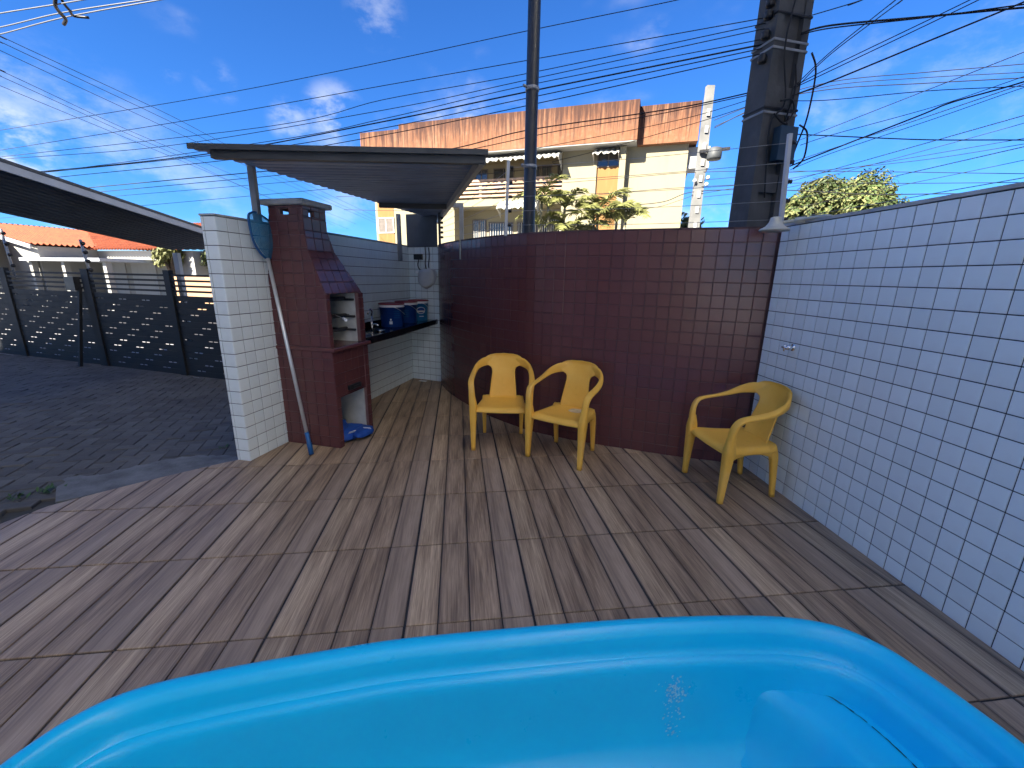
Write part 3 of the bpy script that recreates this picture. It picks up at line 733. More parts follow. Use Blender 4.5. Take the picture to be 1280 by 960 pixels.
# ------------------------------------------------------------------ blue bundle in the log store
def cloth(name, c, sx, sy, sz, seed, m, label=None, cat=None, rz=0, parent=None):
    bb = B(); nu, nv = 26, 14
    for i in range(nv + 1):
        th = math.pi * i / nv
        for j in range(nu):
            ph = 2 * math.pi * j / nu; d = Vector((math.sin(th) * math.cos(ph), math.sin(th) * math.sin(ph), math.cos(th)))
            e = Vector([math.copysign(abs(t) ** .7, t) for t in d]); k = 1 + .22 * noise.noise(d * 2.6 + Vector((seed, 0, 0))) + .10 * noise.noise(d * 6 + Vector((0, seed, 0)))
            bb.v.append(Vector((e.x * sx * k, e.y * sy * k, max(-sz, e.z * sz * k))))
    for i in range(nv):
        for j in range(nu): bb.f.append([i * nu + j, (i + 1) * nu + j, (i + 1) * nu + (j + 1) % nu, i * nu + (j + 1) % nu])
    mw = Matrix.Translation(c) @ Matrix.Rotation(rz, 4, 'Z')
    if parent: return part(name, bb.me(name, True), m, parent, mw)
    return solo(name, bb.me(name, True), m, label, cat, mw=mw)
BG = thing('blue_bag', 'crumpled blue cloth bag with white tags stuffed in the grill base', 'bag', BM @ Vector((.28, .08, 0)))
cloth('bag_body', BM @ Vector((.25, .10, .052)), .11, .20, .052, 3, M['bag_blue'], rz=GR - 1.57, parent=BG)
cloth('bag_fold', BM @ Vector((.17, .16, .115)), .09, .14, .055, 8, M['bag_blue'], rz=GR - 1.2, parent=BG)
cloth('bag_flap', BM @ Vector((.30, -.035, .06)), .12, .075, .04, 11, M['bag_blue'], rz=GR, parent=BG)
for lx, ly, lz, a in ((.30, -.085, .10, .2), (.14, -.03, .112, 1.2)):
    w = BM @ Vector((lx, ly, lz)); part('tag', B().bbox(-.018, .018, -.035, .035, -.002, .002, .001).me('tag'), M['white_plastic'], BG, Matrix.Translation(w) @ Matrix.Rotation(a + GR, 4, 'Z') @ Matrix.Rotation(.75, 4, 'Y'))
# ------------------------------------------------------------------ granite shelf with sink
CT = thing('granite_counter', 'black granite counter shelf fixed to the white tiled wall', 'counter', (-1.75, 5.1, .9))
cp = [(-1.995, 4.135), (-1.462, 4.09), (-1.30, 4.95), (-1.105, 6.10), (-1.52, 6.27)]
part('slab', B().prism(cp, .885, .918).me('slab'), M['granite'], CT)
part('front_edge', B().tube([(-1.459, 4.09, .893), (-1.297, 4.95, .893), (-1.102, 6.10, .893)], (.036, .010), 8, ref=(0, 0, 1)).me('front_edge'), M['granite'], CT)
w = WA + WD * 1.30 + WN * .24
part('sink_rim', B().lathe([(.15, .919), (.17, .921), (.17, .9185)], w, 28).me('sink_rim', True), M['chrome'], CT)
part('backsplash', B().obox(WA + WD * .93 + WN * .002 + Vector((0, 0, .919)), WD * 2.15, WN * .012, (0, 0, .06)).me('backsplash'), M['granite'], CT)
FC = thing('faucet', 'chrome gooseneck faucet standing on the granite shelf', 'faucet', WA + WD * 1.62 + WN * .16 + Vector((0, 0, .918)))
f0 = WA + WD * 1.66 + WN * .22
part('stem', B().tube([f0 + Vector((0, 0, .918)), f0 + Vector((0, 0, .95)), f0 + Vector((0, 0, 1.08))], [.018, .012, .011], 10).me('stem', True), M['chrome'], FC)
part('spout', B().tube([f0 + Vector((0, 0, 1.07)), f0 + Vector((0, 0, 1.13)) + WN * .01, f0 + Vector((0, 0, 1.165)) - WD * .05 + WN * .02, f0 + Vector((0, 0, 1.15)) - WD * .11 + WN * .03, f0 + Vector((0, 0, 1.11)) - WD * .125 + WN * .03], .010, 10).me('spout', True), M['chrome'], FC)
part('handle', B().tube([f0 + Vector((0, 0, .985)), f0 + WN * .05 + Vector((0, 0, .985)), f0 + WN * .085 + Vector((0, 0, .975))], [.012, .014, .008], 8).me('handle', True), M['chrome'], FC)
mg = f0 + WN * .14 - WD * .07
solo('metal_dish', B().lathe([(.0, .919), (.05, .920), (.062, .935), (.06, .936), (.045, .9225), (0, .922)], mg, 20).me('metal_dish', True), M['chrome'], 'small shiny metal dish on the granite shelf beside the faucet', 'dish')
solo('dark_pan', B().lathe([(0, .9185), (.10, .9185), (.12, 1.0), (.125, 1.03), (.117, 1.03), (.10, .93), (0, .93)], WA + WD * 1.42 + WN * .12, 24).me('dark_pan', True), M['black_plastic'], 'dark pot on the granite shelf between grill and faucet', 'pot')
# hoses below the shelf
h0 = WA + WD * 1.30 + WN * .30
solo('drain_hose', B().tube(catmull([h0 + Vector((0, 0, .885)), h0 + Vector((0, 0, .76)) + WD * .01, h0 + Vector((0, 0, .68)) + WN * -.05 - WD * .06, h0 + Vector((0, 0, .60)) + WN * -.14 - WD * .12, WA + WD * 1.1 + WN * .03 + Vector((0, 0, .56))], 6), .019, 8).me('drain_hose', True), M['white_plastic'], 'white drain hose curving below the granite shelf', 'hose')
h1 = h0 + WN * .03 - WD * .05
solo('supply_hose', B().tube(catmull([h1 + Vector((0, 0, .885)), h1 + Vector((0, 0, .82)) + WD * .03, h1 + Vector((0, 0, .74)) - WD * .03, h1 + Vector((0, 0, .66)) - WD * .05 - WN * .1, WA + WD * 1.12 + WN * .03 + Vector((0, 0, .62))], 6), .009, 8).me('supply_hose', True), M['black_plastic'], 'thin black supply hose below the granite shelf', 'hose')
# ------------------------------------------------------------------ paint buckets
def bucket(loc, r, h, mat, label, rz, logo):
    t = thing('paint_bucket', label, 'bucket', loc, rz, 'paint buckets on the granite shelf')
    part('body', B().lathe([(0, .002), (r * .86, .002), (r * .88, .008), (r * .97, h * .86), (r * .975, h * .86)], (0, 0, 0), 32).me('body', True), mat, t, local=True)
    part('rim_band', B().lathe([(r * .97, h * .84), (r * 1.03, h * .845), (r * 1.03, h * .87), (r * .985, h * .885), (r * 1.0, h * .95)], (0, 0, 0), 32).me('rim_band', True), M['white_plastic'], t, local=True)
    part('lid', B().lathe([(r * 1.0, h * .945), (r * 1.045, h * .945), (r * 1.045, h * .985), (r * 1.02, h), (r * .93, h), (r * .91, h * .975), (0, h * .975)], (0, 0, 0), 32).me('lid', True), M['bucket_lid'], t, local=True)
    pts = [(r * 1.03 * math.cos(a), r * 1.03 * math.sin(a), h * .86 - .10 * math.sin(a - .0) ** 2 * (1 if math.sin(a) > 0 else 0)) for a in [math.pi * i / 20 for i in range(21)]]
    part('handle', B().tube(pts, .0035, 6).me('handle', True), M['alu'], t, local=True)
    def patch(name, a0, a1, z0, z1, m, off, ell=False):
        bb = B(); k = 14; rr = lambda z: r * (.88 + .09 * (z / (h * .86))) + off
        if ell:
            c = Vector(((a0 + a1) / 2, (z0 + z1) / 2, 0)); P = [(c.x + (a1 - a0) / 2 * math.cos(2 * math.pi * i / 24), c.y + (z1 - z0) / 2 * math.sin(2 * math.pi * i / 24)) for i in range(24)]
            bb.add([(rr(c.y) * math.cos(c.x), rr(c.y) * math.sin(c.x), c.y)] + [(rr(z) * math.cos(a), rr(z) * math.sin(a), z) for a, z in P], [(0, 1 + i, 1 + (i + 1) % 24) for i in range(24)])
        else:
            for i in range(k):
                a, c = lerp(a0, a1, i / k), lerp(a0, a1, (i + 1) / k)
                bb.add([(rr(z) * math.cos(x), rr(z) * math.sin(x), z) for x, z in ((a, z0), (c, z0), (c, z1), (a, z1))], [(0, 1, 2, 3)])
        part(name, bb.me(name), m, t, local=True)
    if logo == 1:
        patch('oval_logo_ring', .0 - .48, .48, h * .34, h * .68, M['white_plastic'], .0025, True)
        patch('oval_logo', -.41, .41, h * .37, h * .65, M['bucket_blue'], .004, True)
        patch('logo_stripe', -.36, .36, h * .43, h * .50, M['frame'], .0055)
        patch('print_line', -.2, .3, h * .20, h * .235, M['white_plastic'], .0025)
    elif logo == 0:
        patch('print_block', -.25, .02, h * .14, h * .26, M['white_plastic'], .0025); patch('print_dot', -.19, -.04, h * .29, h * .37, M['white_plastic'], .0025, True)
        for i in range(4): patch('print_line', .15, .75, h * (.40 + .09 * i), h * (.42 + .09 * i), M['bucket_teal'], .0025)
    else:
        for i in range(4): patch('print_line', -.45, .2, h * (.30 + .09 * i), h * (.32 + .09 * i), M['bucket_teal'], .0025)
    return t
toC = lambda p: math.atan2(-p.y, -p.x)
for s_, o_, r_, lab, m_, lg in ((2.10, .24, .150, 'dark blue paint bucket with maroon lid nearest the faucet', 'bucket_blue', 0), (2.58, .20, .145, 'dark blue paint bucket with wire handle between two other buckets', 'bucket_blue', 2), (2.93, .215, .138, 'lighter blue paint bucket with white oval logo', 'bucket_teal', 1)):
    p = WA + WD * s_ + WN * o_ + Vector((0, 0, .918)); bucket(p, r_, .285, M[m_], lab, toC(p) + (.25 if lg == 1 else 0), lg)
# ------------------------------------------------------------------ bits on the short wall
def sp(a, z, off=.01): return S0 + SDr * a + SN * off + Vector((0, 0, z))
t = thing('socket_box', 'dark socket box with cables on the short tiled wall', 'socket', sp(.20, 1.80))
part('box', B().obox(sp(.13, 1.755), SDr * .12, (0, 0, .075), SN * .05).me('box'), M['black_plastic'], t)
for q in ([(.19, 1.76), (.17, 1.68), (.20, 1.62), (.25, 1.6)], [(.30, 1.93), (.305, 1.8), (.295, 1.7), (.31, 1.62)], [(.36, 1.92), (.365, 1.8), (.35, 1.66), (.38, 1.6)]):
    part('cable', B().tube(catmull([sp(a, z, .022) for a, z in q], 5), .007, 6).me('cable', True), M['black_plastic'], t)
jg = thing('hanging_container', 'pale rounded plastic container hanging on the short tiled wall below cables', 'container', sp(.33, 1.37))
bb = B()
for i in range(13):
    f = i / 12; z = 1.365 + .27 * f; wv = [.02, .085, .115, .13, .138, .14, .14, .138, .135, .13, .12, .09, .03][i]; 
    for j in range(20):
        a = 2 * math.pi * j / 20; bb.v.append(sp(.335 + .012 * f + wv * math.cos(a), z + .012 * math.cos(a * 2), .07 + .055 * min(1, wv / .1) * math.sin(a)))
for i in range(12):
    for j in range(20): bb.f.append([i * 20 + j, i * 20 + (j + 1) % 20, (i + 1) * 20 + (j + 1) % 20, (i + 1) * 20 + j])
part('jug_body', bb.me('jug_body', True), M['grey_plastic'], jg)
part('jug_handle', B().tube(catmull([sp(.43, 1.62, .07), sp(.485, 1.60, .07), sp(.49, 1.50, .07), sp(.45, 1.42, .07)], 5), .014, 8).me('jug_handle', True), M['grey_plastic'], jg)
part('jug_cap', B().tube([sp(.17, 1.585, .07), sp(.22, 1.575, .07)], [.022, .03], 12).me('jug_cap', True), M['white_plastic'], jg)
solo('floor_drain', B().bbox(-.06, .06, -.03, .03, 0.0005, .006, .002).me('floor_drain'), M['alu'], 'small metal drain cover on the floor at the short tiled wall', 'drain', mw=Matrix.Translation((-1.34, 6.10, 0)) @ Matrix.Rotation(-.38, 4, 'Z'))
# ------------------------------------------------------------------ sheet canopy over the grill
CN = thing('sheet_canopy', 'dark corrugated metal canopy roof over the barbecue corner', 'canopy', (-1.2, 4.5, 2.36))
ZC = lambda y: 2.345 - .004 * (y - 3.1)
def cx0(y): return -2.215 + .31 * (y - 3.12)
def cx1(y): return -.215 - .270 * (y - 3.18)
bb = B(); ny = 300; cols = 6
for i in range(ny + 1):
    y = 3.12 + (6.60 - 3.12) * i / ny; ph = (y - 3.12) / .095 % 1; hgt_ = .011 if ph < .3 else (.011 - .011 * min(1, (ph - .3) / .1) if ph < .4 else (0 if ph < .9 else .011 * (ph - .9) / .1))
    for j in range(cols + 1):
        bb.v.append(Vector((lerp(cx0(y), max(cx1(y), cx0(y) + .05), j / cols), y + .02 * j / cols, ZC(y) + hgt_)))
for i in range(ny):
    for j in range(cols): a = i * (cols + 1) + j; bb.f.append([a, a + 1, a + cols + 2, a + cols + 1])
k = len(bb.v); bb.v += [p + Vector((0, 0, .004)) for p in bb.v]; bb.f += [[i + k for i in reversed(q)] for q in bb.f]
part('roof_sheet', bb.me('roof_sheet'), M['sheet'], CN)
def beam(name, a, c, w, h, m=M['steel'], parent=None):
    a, c = Vector(a), Vector(c); d = (c - a).normalized(); s = Vector((-d.y, d.x, 0)).normalized() if abs(d.z) < .9 else Vector((WD.x, WD.y, 0)); u = s.cross(d) if abs(d.z) < .9 else Vector((WN.x, WN.y, 0))
    return part(name, B().obox(a - s * w / 2 - u * h / 2, c - a, s * w, u * h).me(name), m, parent)
beam('front_beam', (cx0(3.15) + .12, 3.165, ZC(3.15) - .028), (cx1(3.16) + .0, 3.185, ZC(3.15) - .028), .05, .05, M['dark_sheet'], CN)
beam('flashing', (cx0(3.12), 3.115, ZC(3.12) + .012), (cx1(3.12) + .01, 3.135, ZC(3.12) + .012), .012, .035, M['dark_sheet'], CN)
beam('rear_beam', (cx0(5.15) + .03, 5.14, ZC(5.1) - .028), (cx1(5.2) - .01, 5.17, ZC(5.2) - .028), .05, .05, M['dark_sheet'], CN)
beam('side_beam', (cx1(3.18) - .02, 3.18, ZC(3.2) - .03), (cx1(6.5) - .02, 6.5, ZC(6.5) - .03), .04, .055, M['steel'], CN)
part('post', B().obox((-2.10, 3.57, 1.93), (.045, 0, 0), (0, .045, 0), (0, 0, .418)).me('post'), M['steel'], CN)
pp = WA + WD * 2.79
part('post', B().obox(pp + Vector((0, 0, 1.73)) + WN * .003, WD * .045, WN * .045, (0, 0, .60)).me('post'), M['steel'], CN)
pp = Vector((-.635, 5.075, 0))
part('post', B().obox(pp + Vector((0, 0, 1.73)), (.045, 0, 0), (0, .045, 0), (0, 0, .61)).me('post'), M['steel'], CN)
part('bracket', B().obox(pp + Vector((-.13, .005, 2.295)), (.15, 0, 0), (0, .035, 0), (0, 0, .045)).me('bracket'), M['steel'], CN)
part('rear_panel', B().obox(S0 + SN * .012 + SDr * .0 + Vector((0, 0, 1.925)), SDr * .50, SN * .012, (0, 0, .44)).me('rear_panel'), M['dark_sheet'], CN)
# ------------------------------------------------------------------ pool skimmer net
NT = thing('pool_skimmer_net', 'blue pool net on a long aluminium pole leaning on the white wall', 'pool net', (-1.729, 3.364, 0))
nb = Vector((-1.735, 3.37, .012)); ntp = WA + WD * .395 + WN * .06 + Vector((0, 0, 1.655))
dn = (ntp - nb).normalized()
part('pole', B().tube([nb + dn * .16, ntp], .0145, 12).me('pole', True), M['alu'], NT)
part('grip', B().tube([nb, nb + dn * .10, nb + dn * .11, nb + dn * .20], [.021, .021, .017, .018], 12).me('grip', True), M['blue_plastic'], NT)
NP = [(.262, 1.955), (.303, 1.997), (.36, 2.0), (.469, 1.956), (.510, 1.89), (.503, 1.73), (.467, 1.676), (.393, 1.654), (.319, 1.713), (.276, 1.80)]
fr = catmull([WA + WD * a + WN * (.045 + .015 * (2.0 - z)) + Vector((0, 0, z)) for a, z in NP], 5, True)
nf = part('net_frame', B().tube(fr + [fr[0]], .009, 8, False).me('net_frame', True), M['blue_plastic'], NT)
ctr = sum(fr, Vector()) / len(fr); bb = B(); K = 22
pl2 = [((p - WA).dot(WD), p.z) for p in fr]
if area(pl2) < 0: pl2 = pl2[::-1]
def inpoly(x, y, P):
    c = False; j = len(P) - 1
    for i in range(len(P)):
        if (P[i][1] > y) != (P[j][1] > y) and x < (P[j][0] - P[i][0]) * (y - P[i][1]) / (P[j][1] - P[i][1]) + P[i][0]: c = not c
        j = i
    return c
st_ = .0045
def npos(a, z):
    d = max(0, 1 - ((a - .39) / .14) ** 2) * max(0, 1 - ((z - 1.83) / .19) ** 2)
    return WA + WD * a + WN * (.045 + .015 * (2 - z) + .05 * d) + Vector((0, 0, z))
for i in range(64):
    for j in range(86):
        a, z = .25 + i * st_, 1.64 + j * st_
        if not inpoly(a, z, pl2): continue
        w_ = st_ * .92
        if i % 2 == 0: p = [npos(a - w_ / 2, z - st_ / 2), npos(a + w_ / 2, z - st_ / 2), npos(a + w_ / 2, z + st_ / 2), npos(a - w_ / 2, z + st_ / 2)]; bb.add(p, [(0, 1, 2, 3)])
        if j % 2 == 0: p = [npos(a - st_ / 2, z - w_ / 2), npos(a + st_ / 2, z - w_ / 2), npos(a + st_ / 2, z + w_ / 2), npos(a - st_ / 2, z + w_ / 2)]; bb.add(p, [(0, 1, 2, 3)])
part('mesh', bb.me('mesh'), M['net_blue'], NT)
# ------------------------------------------------------------------ yellow chairs
def sweep(P, W, seg=12, ref=(1, 0, 0), n=4, pw=.55):
    """rounded-rectangle section along a spline; W: (half width along ref, half thickness) per point"""
    P = [Vector(p) for p in P]; Q = catmull(P, n); WW = catmull([(w[0], w[1], 0) for w in W], n); bb = B(); prev = Vector(ref)
    for i, p in enumerate(Q):
        t = (Q[min(i + 1, len(Q) - 1)] - Q[max(i - 1, 0)]).normalized(); nx = (prev - t * prev.dot(t)).normalized(); prev = nx; ny = t.cross(nx)
        for j in range(seg):
            a = 2 * math.pi * j / seg; c, s = math.cos(a), math.sin(a)
            bb.v.append(p + nx * math.copysign(abs(c) ** pw, c) * WW[i].x + ny * math.copysign(abs(s) ** pw, s) * WW[i].y)
    for i in range(len(Q) - 1):
        for j in range(seg): bb.f.append([i * seg + j, i * seg + (j + 1) % seg, (i + 1) * seg + (j + 1) % seg, (i + 1) * seg + j])
    bb.f.append(list(reversed(range(seg)))); k = (len(Q) - 1) * seg; bb.f.append([k + j for j in range(seg)]); return bb
def shell(rows, th):
    """rows of points -> sheet with thickness along its normal"""
    nr, nc = len(rows), len(rows[0]); V = [p for r in rows for p in r]; nrm = []
    for i in range(nr):
        for j in range(nc):
            du = rows[i][min(j + 1, nc - 1)] - rows[i][max(j - 1, 0)]; dv = rows[min(i + 1, nr - 1)][j] - rows[max(i - 1, 0)][j]; q = du.cross(dv)
            nrm.append(q.normalized() if q.length > 1e-9 else Vector((0, 0, 1)))
    bb = B(); bb.v = V + [v - q * th for v, q in zip(V, nrm)]; k = nr * nc
    for i in range(nr - 1):
        for j in range(nc - 1):
            a = i * nc + j; bb.f.append([a, a + 1, a + nc + 1, a + nc]); bb.f.append([k + a, k + a + nc, k + a + nc + 1, k + a + 1])
    bd = [j for j in range(nc)] + [i * nc + nc - 1 for i in range(1, nr)] + [(nr - 1) * nc + j for j in reversed(range(nc - 1))] + [i * nc for i in reversed(range(1, nr - 1))]
    for i in range(len(bd)): a, c = bd[i], bd[(i + 1) % len(bd)]; bb.f.append([c, a, k + a, k + c])
    return bb
CH = {}
def chair_meshes():
    Y = M['plastic_yellow']; L = []
    rows = []
    for i in range(19):
        f = i / 18; y = -.235 + .425 * f; hw = lerp(.258, .206, f); z0 = .412 - .012 * f; r = []
        for j in range(21):
            g = -1 + 2 * j / 20; x = hw * g; z = z0 - .016 * (1 - g * g) * math.sin(math.pi * min(1, f * 1.05)) - .045 * max(0, abs(g) - .88) / .12
            if f < .16: z -= .042 * (1 - f / .16) ** 2
            if f > .9: z += .012 * (f - .9) / .1
            r.append(Vector((x, y - (.018 * (1 - g * g) if f < .5 else 0), z)))
        rows.append(r)
    L.append(('seat', shell(rows, .009)))
    rows = []
    prof = [(.385, .132), (.42, .130), (.47, .126), (.53, .120), (.59, .114), (.635, .110), (.665, .112), (.685, .122), (.70, .146), (.712, .175), (.73, .196), (.75, .196), (.77, .184), (.787, .163), (.80, .132), (.808, .09), (.811, .05)]
    for z, hw in prof:
        r = []
        for j in range(19):
            g = -1 + 2 * j / 18; x = hw * g; zz = z if z < .68 else z
            y = .165 + .28 * (z - .385) - 1.35 * x * x - (.010 if z < .66 else 0) * (1 - abs(g))
            if z > .79: y -= .012 * (z - .79) / .02
            r.append(Vector((x, y, zz)))
        rows.append(r)
    L.append(('backrest', shell(rows, .010)))
    for s in (1, -1):
        P = [(.12 * s, .262, .742), (.19 * s, .218, .735), (.243 * s, .155, .707), (.266 * s, .07, .672), (.273 * s, -.03, .650), (.273 * s, -.12, .637), (.270 * s, -.178, .617), (.262 * s, -.209, .57), (.257 * s, -.217, .50), (.249 * s, -.213, .43), (.247 * s, -.212, .38)]
        Wd = [(.042, .011), (.042, .012), (.030, .015), (.018, .022), (.013, .025), (.013, .026), (.015, .026), (.017, .026), (.020, .028), (.025, .034), (.026, .03)]
        L.append(('arm', sweep(P, Wd, 14, (0, .0, 1))))
        P = [(.252 * s, -.214, .50), (.249 * s, -.214, .41), (.247 * s, -.217, .33), (.247 * s, -.222, .18), (.246 * s, -.226, .0)]
        L.append(('leg', sweep(P, [(.019, .021), (.032, .035), (.032, .031), (.025, .024), (.019, .018)], 12, (1, 0, 0), 4, .4)))
        P = [(.175 * s, .15, .395), (.182 * s, .178, .33), (.185 * s, .20, .18), (.185 * s, .222, .0)]
        L.append(('leg', sweep(P, [(.025, .033), (.024, .027), (.020, .020), (.016, .016)], 12, (1, 0, 0), 4, .4)))
        # apron arching from front leg to rear leg under the seat
        rows = []
        for i in range(13):
            f = i / 12; y = lerp(-.20, .17, f); hw = lerp(.238, .195, f); d = .026 + .05 * abs(2 * f - 1) ** 2.6
            rows.append([Vector((hw * s, y, .378)), Vector(((hw + .004) * s, y, .378 - d * .5)), Vector(((hw + .006) * s, y, .378 - d))])
        L.append(('side_apron', shell(rows, .008 * s)))
    rows = []
    for i in range(13):
        g = -1 + 2 * i / 12; d = .022 + .05 * abs(g) ** 3
        rows.append([Vector((.195 * g, .178, .392)), Vector((.195 * g, .184, .392 - d * .5)), Vector((.195 * g, .188, .392 - d))])
    L.append(('rear_apron', shell(rows, .008)))
    for x in (-.09, -.03, .03, .09): L.append(('drain_slot', B().box(x - .004, x + .004, .10, .112, .3825, .4005 - .002)))
    out = []
    for nm, bb in L:
        me = bb.me(nm, True); me.materials.append(M['black_plastic'] if nm == 'drain_slot' else Y); out.append((nm, me))
    return out
CM = [c for c in chair_meshes() if c[0] != 'drain_slot']
for (x, y), ang, lab in (((-.091, 3.782), -91.5, 'yellow plastic armchair squarely facing the pool before the maroon wall'), ((.48, 3.507), -121.7, 'yellow plastic armchair turned aside with a pale worn patch on its seat'), ((1.694, 2.962), -173.5, 'yellow plastic armchair with its back to the long white tiled wall')):
    t = thing('plastic_chair', lab, 'chair', (x, y, 0), R(ang + 90), 'yellow plastic chairs on the deck')
    for nm, me in CM: part(nm, me, None, t, local=True)
    if ang == -121.7:
        bb = B(); bb.v = [Vector((0, 0, .0))] + [Vector(((.075 + .02 * noise.noise(Vector((math.cos(a), math.sin(a), 3)) * 1.7)) * math.cos(a), .05 * math.sin(a), 0)) for a in [2 * math.pi * i / 24 for i in range(24)]]
        bb.f = [(0, 1 + i, 1 + (i + 1) % 24) for i in range(24)]
        for v in bb.v:
            g = (v.x + .06) / .21; f = (v.y + .085 + .235) / .425; v.z = (.412 - .012 * f) - .016 * (1 - g * g) * math.sin(math.pi * min(1, f * 1.05)) + .0012
        part('worn_patch', bb.me('worn_patch'), M['worn'], t, Matrix.Translation((.06, .085, 0)), local=True)
# ------------------------------------------------------------------ tap and shower
tw = rp + e1 * 0 + rn * .002 + (-rd) * .465 + Vector((0, 0, 1.083))
t = thing('wall_tap', 'small chrome tap on the long white tiled wall', 'tap', tw)
part('flange', B().tube([tw, tw + rn * .008], .024, 16).me('flange', True), M['chrome'], t)
part('valve_body', B().tube([tw + rn * .004, tw + rn * .03, tw + rn * .055], [.015, .020, .013], 14).me('valve_body', True), M['chrome'], t)
part('handle', B().tube([tw + rn * .05, tw + rn * .075], [.010, .012], 10).bbox(-.004, .004, -.03, .03, -.006, .006, .002).me('handle') if 0 else B().tube([tw + rn * .066 - Vector((0, 0, .026)), tw + rn * .066 + Vector((0, 0, .026))], .006, 8).tube([tw + rn * .066 - rd * .026, tw + rn * .066 + rd * .026], .006, 8).tube([tw + rn * .05, tw + rn * .072], .008, 10).me('handle', True), M['chrome'], t)
sh = Vector((1.845, 3.16, 1.90))
t = thing('shower_head', 'old ivory bell shaped shower head on a pipe over the walls', 'shower', sh)
part('bell', B().lathe([(.0, -.012), (.095, -.012), (.098, -.005), (.09, .004), (.06, .02), (.042, .045), (.036, .065), (.034, .078), (.02, .083), (0, .084)], sh, 28).me('bell', True), M['shower'], t)
part('arm', B().tube(catmull([sh + Vector((.02, -.005, .045)), sh + Vector((.08, -.03, .05)), Vector((2.0, 3.02, 1.962)), Vector((2.045, 2.93, 1.962)), Vector((2.06, 2.90, 1.945))], 5), .011, 10).me('arm', True), M['shower'], t)
part('union', B().tube([sh + Vector((.105, -.05, .053)), sh + Vector((.15, -.085, .057))], .021, 12).me('union', True), M['shower'], t)
# ------------------------------------------------------------------ poles behind the wall
t = thing('concrete_utility_pole', 'massive concrete utility pole with banded cables behind the maroon wall', 'utility pole', (2.33, 4.42, -.45))
bb = B(); pr = Matrix.Translation((2.36, 4.42, 0)) @ Matrix.Rotation(R(14), 4, 'Z')
def pbox(bb, x0, x1, y0, y1, z0, z1, tp=0):
    k = len(bb.v); bb.box(x0, x1, y0, y1, z0, z1)
    for i in range(k, k + 8):
        v = bb.v[i]; s = 1 - .018 * (v.z + .45); bb.v[i] = pr @ Vector((v.x * s, v.y * s, v.z))
pbox(bb, -.19, -.11, -.13, .13, -.45, 9); pbox(bb, .11, .19, -.13, .13, -.45, 9); pbox(bb, -.11, .11, -.075, .075, -.45, 9)
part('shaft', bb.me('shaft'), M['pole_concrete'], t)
for i in range(12):
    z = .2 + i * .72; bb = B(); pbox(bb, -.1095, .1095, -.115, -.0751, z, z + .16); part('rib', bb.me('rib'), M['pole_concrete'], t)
for z, m in ((3.02, 'steel'), (3.06, 'black_plastic'), (3.52, 'steel'), (3.58, 'steel'), (3.78, 'black_plastic')):
    bb = B(); s = 1 - .018 * (z + .45)
    P = [pr @ Vector((x * s, y * s, z)) for x, y in ((-.197, -.137), (.197, -.137), (.197, .137), (-.197, .137), (-.197, -.137))]
    part('band', bb.tube(P, (.010, .004), 6, False, ref=(0, 0, 1)).me('band'), M[m], t)
bx = B(); pbox(bx, -.04, .16, -.22, -.132, 2.62, 2.90); part('meter_box', bx.me('meter_box'), M['meter'], t)
for q in ([(.19, -.17, 3.5), (.26, -.18, 3.35), (.25, -.18, 3.0), (.19, -.18, 2.78), (.15, -.2, 2.7)], [(.16, -.2, 2.92), (.26, -.2, 2.86), (.27, -.2, 2.66), (.18, -.19, 2.56)], [(-.05, -.16, 3.9), (-.09, -.16, 3.5), (.0, -.16, 3.1), (-.12, -.16, 2.9), (-.06, -.16, 2.3)], [(.05, -.16, 3.4), (.09, -.16, 3.2), (.03, -.16, 2.95)], [(-.1, -.16, 3.0), (.02, -.17, 2.93), (.10, -.17, 3.03), (.06, -.17, 3.12), (-.06, -.17, 3.1)]):
    part('cable_loop', B().tube(catmull([pr @ Vector(p) for p in q], 6), .008, 6).me('cable_loop', True), M['wire'], t)
for z in (3.42, 3.6, 3.75, 3.84):
    part('insulator', B().lathe([(0, 0), (.03, 0), (.036, .02), (.03, .04), (.036, .05), (.022, .07), (0, .07)], pr @ Vector((-.21, -.05, z)), 12).me('insulator', True), M['black_plastic'], t)
t = thing('steel_mast', 'slim round dark steel mast rising behind the maroon wall', 'mast', (.148, 4.72, -.45))
part('shaft', B().tube([(.148, 4.72, -.45), (.148, 4.72, 2), (.148, 4.72, 9)], [.064, .063, .055], 16).me('shaft', True), M['mast'], t)
for z in (2.62, 3.32): part('clamp', B().tube([(.148, 4.72, z), (.148, 4.72, z + .035)], .068, 16).tube([(.09, 4.66, z + .017), (.06, 4.63, z + .017)], .014, 8).me('clamp', True), M['steel'], t)
k_ = 1.25; wp = Vector((6.05, 15.05, -.45))
t = thing('white_concrete_pole', 'pale slim concrete pole standing beside the stained building', 'utility pole', wp)
bb = B(); bb.obox(wp + Vector((-.19, -.12, 0)), (.38, 0, 0), (0, .24, 0), (0, 0, 7.9)); 
for v in bb.v:
    if v.z > 1: v.x = wp.x + (v.x - wp.x) * .62; v.y = wp.y + (v.y - wp.y) * .62
part('shaft', bb.me('shaft'), M['far_concrete'], t)
for i in range(9): part('step_recess', B().obox(wp + Vector((-.05, -.125, 3.2 + i * .48)), (.1, 0, 0), (0, .03, 0), (0, 0, .2)).me('step_recess'), M['grey_wall'], t)
part('crossarm', B().obox(wp + Vector((-.15, -.2, 5.95)), (.85, -.2, .05), (0, .08, 0), (0, 0, .09)).me('crossarm'), M['black_plastic'], t)
part('transformer', B().lathe([(0, 0), (.20, 0), (.22, .05), (.22, .32), (.12, .36), (0, .37)], wp + Vector((.30, -.22, 5.75)), 18).me('transformer', True), M['dark_sheet'], t)
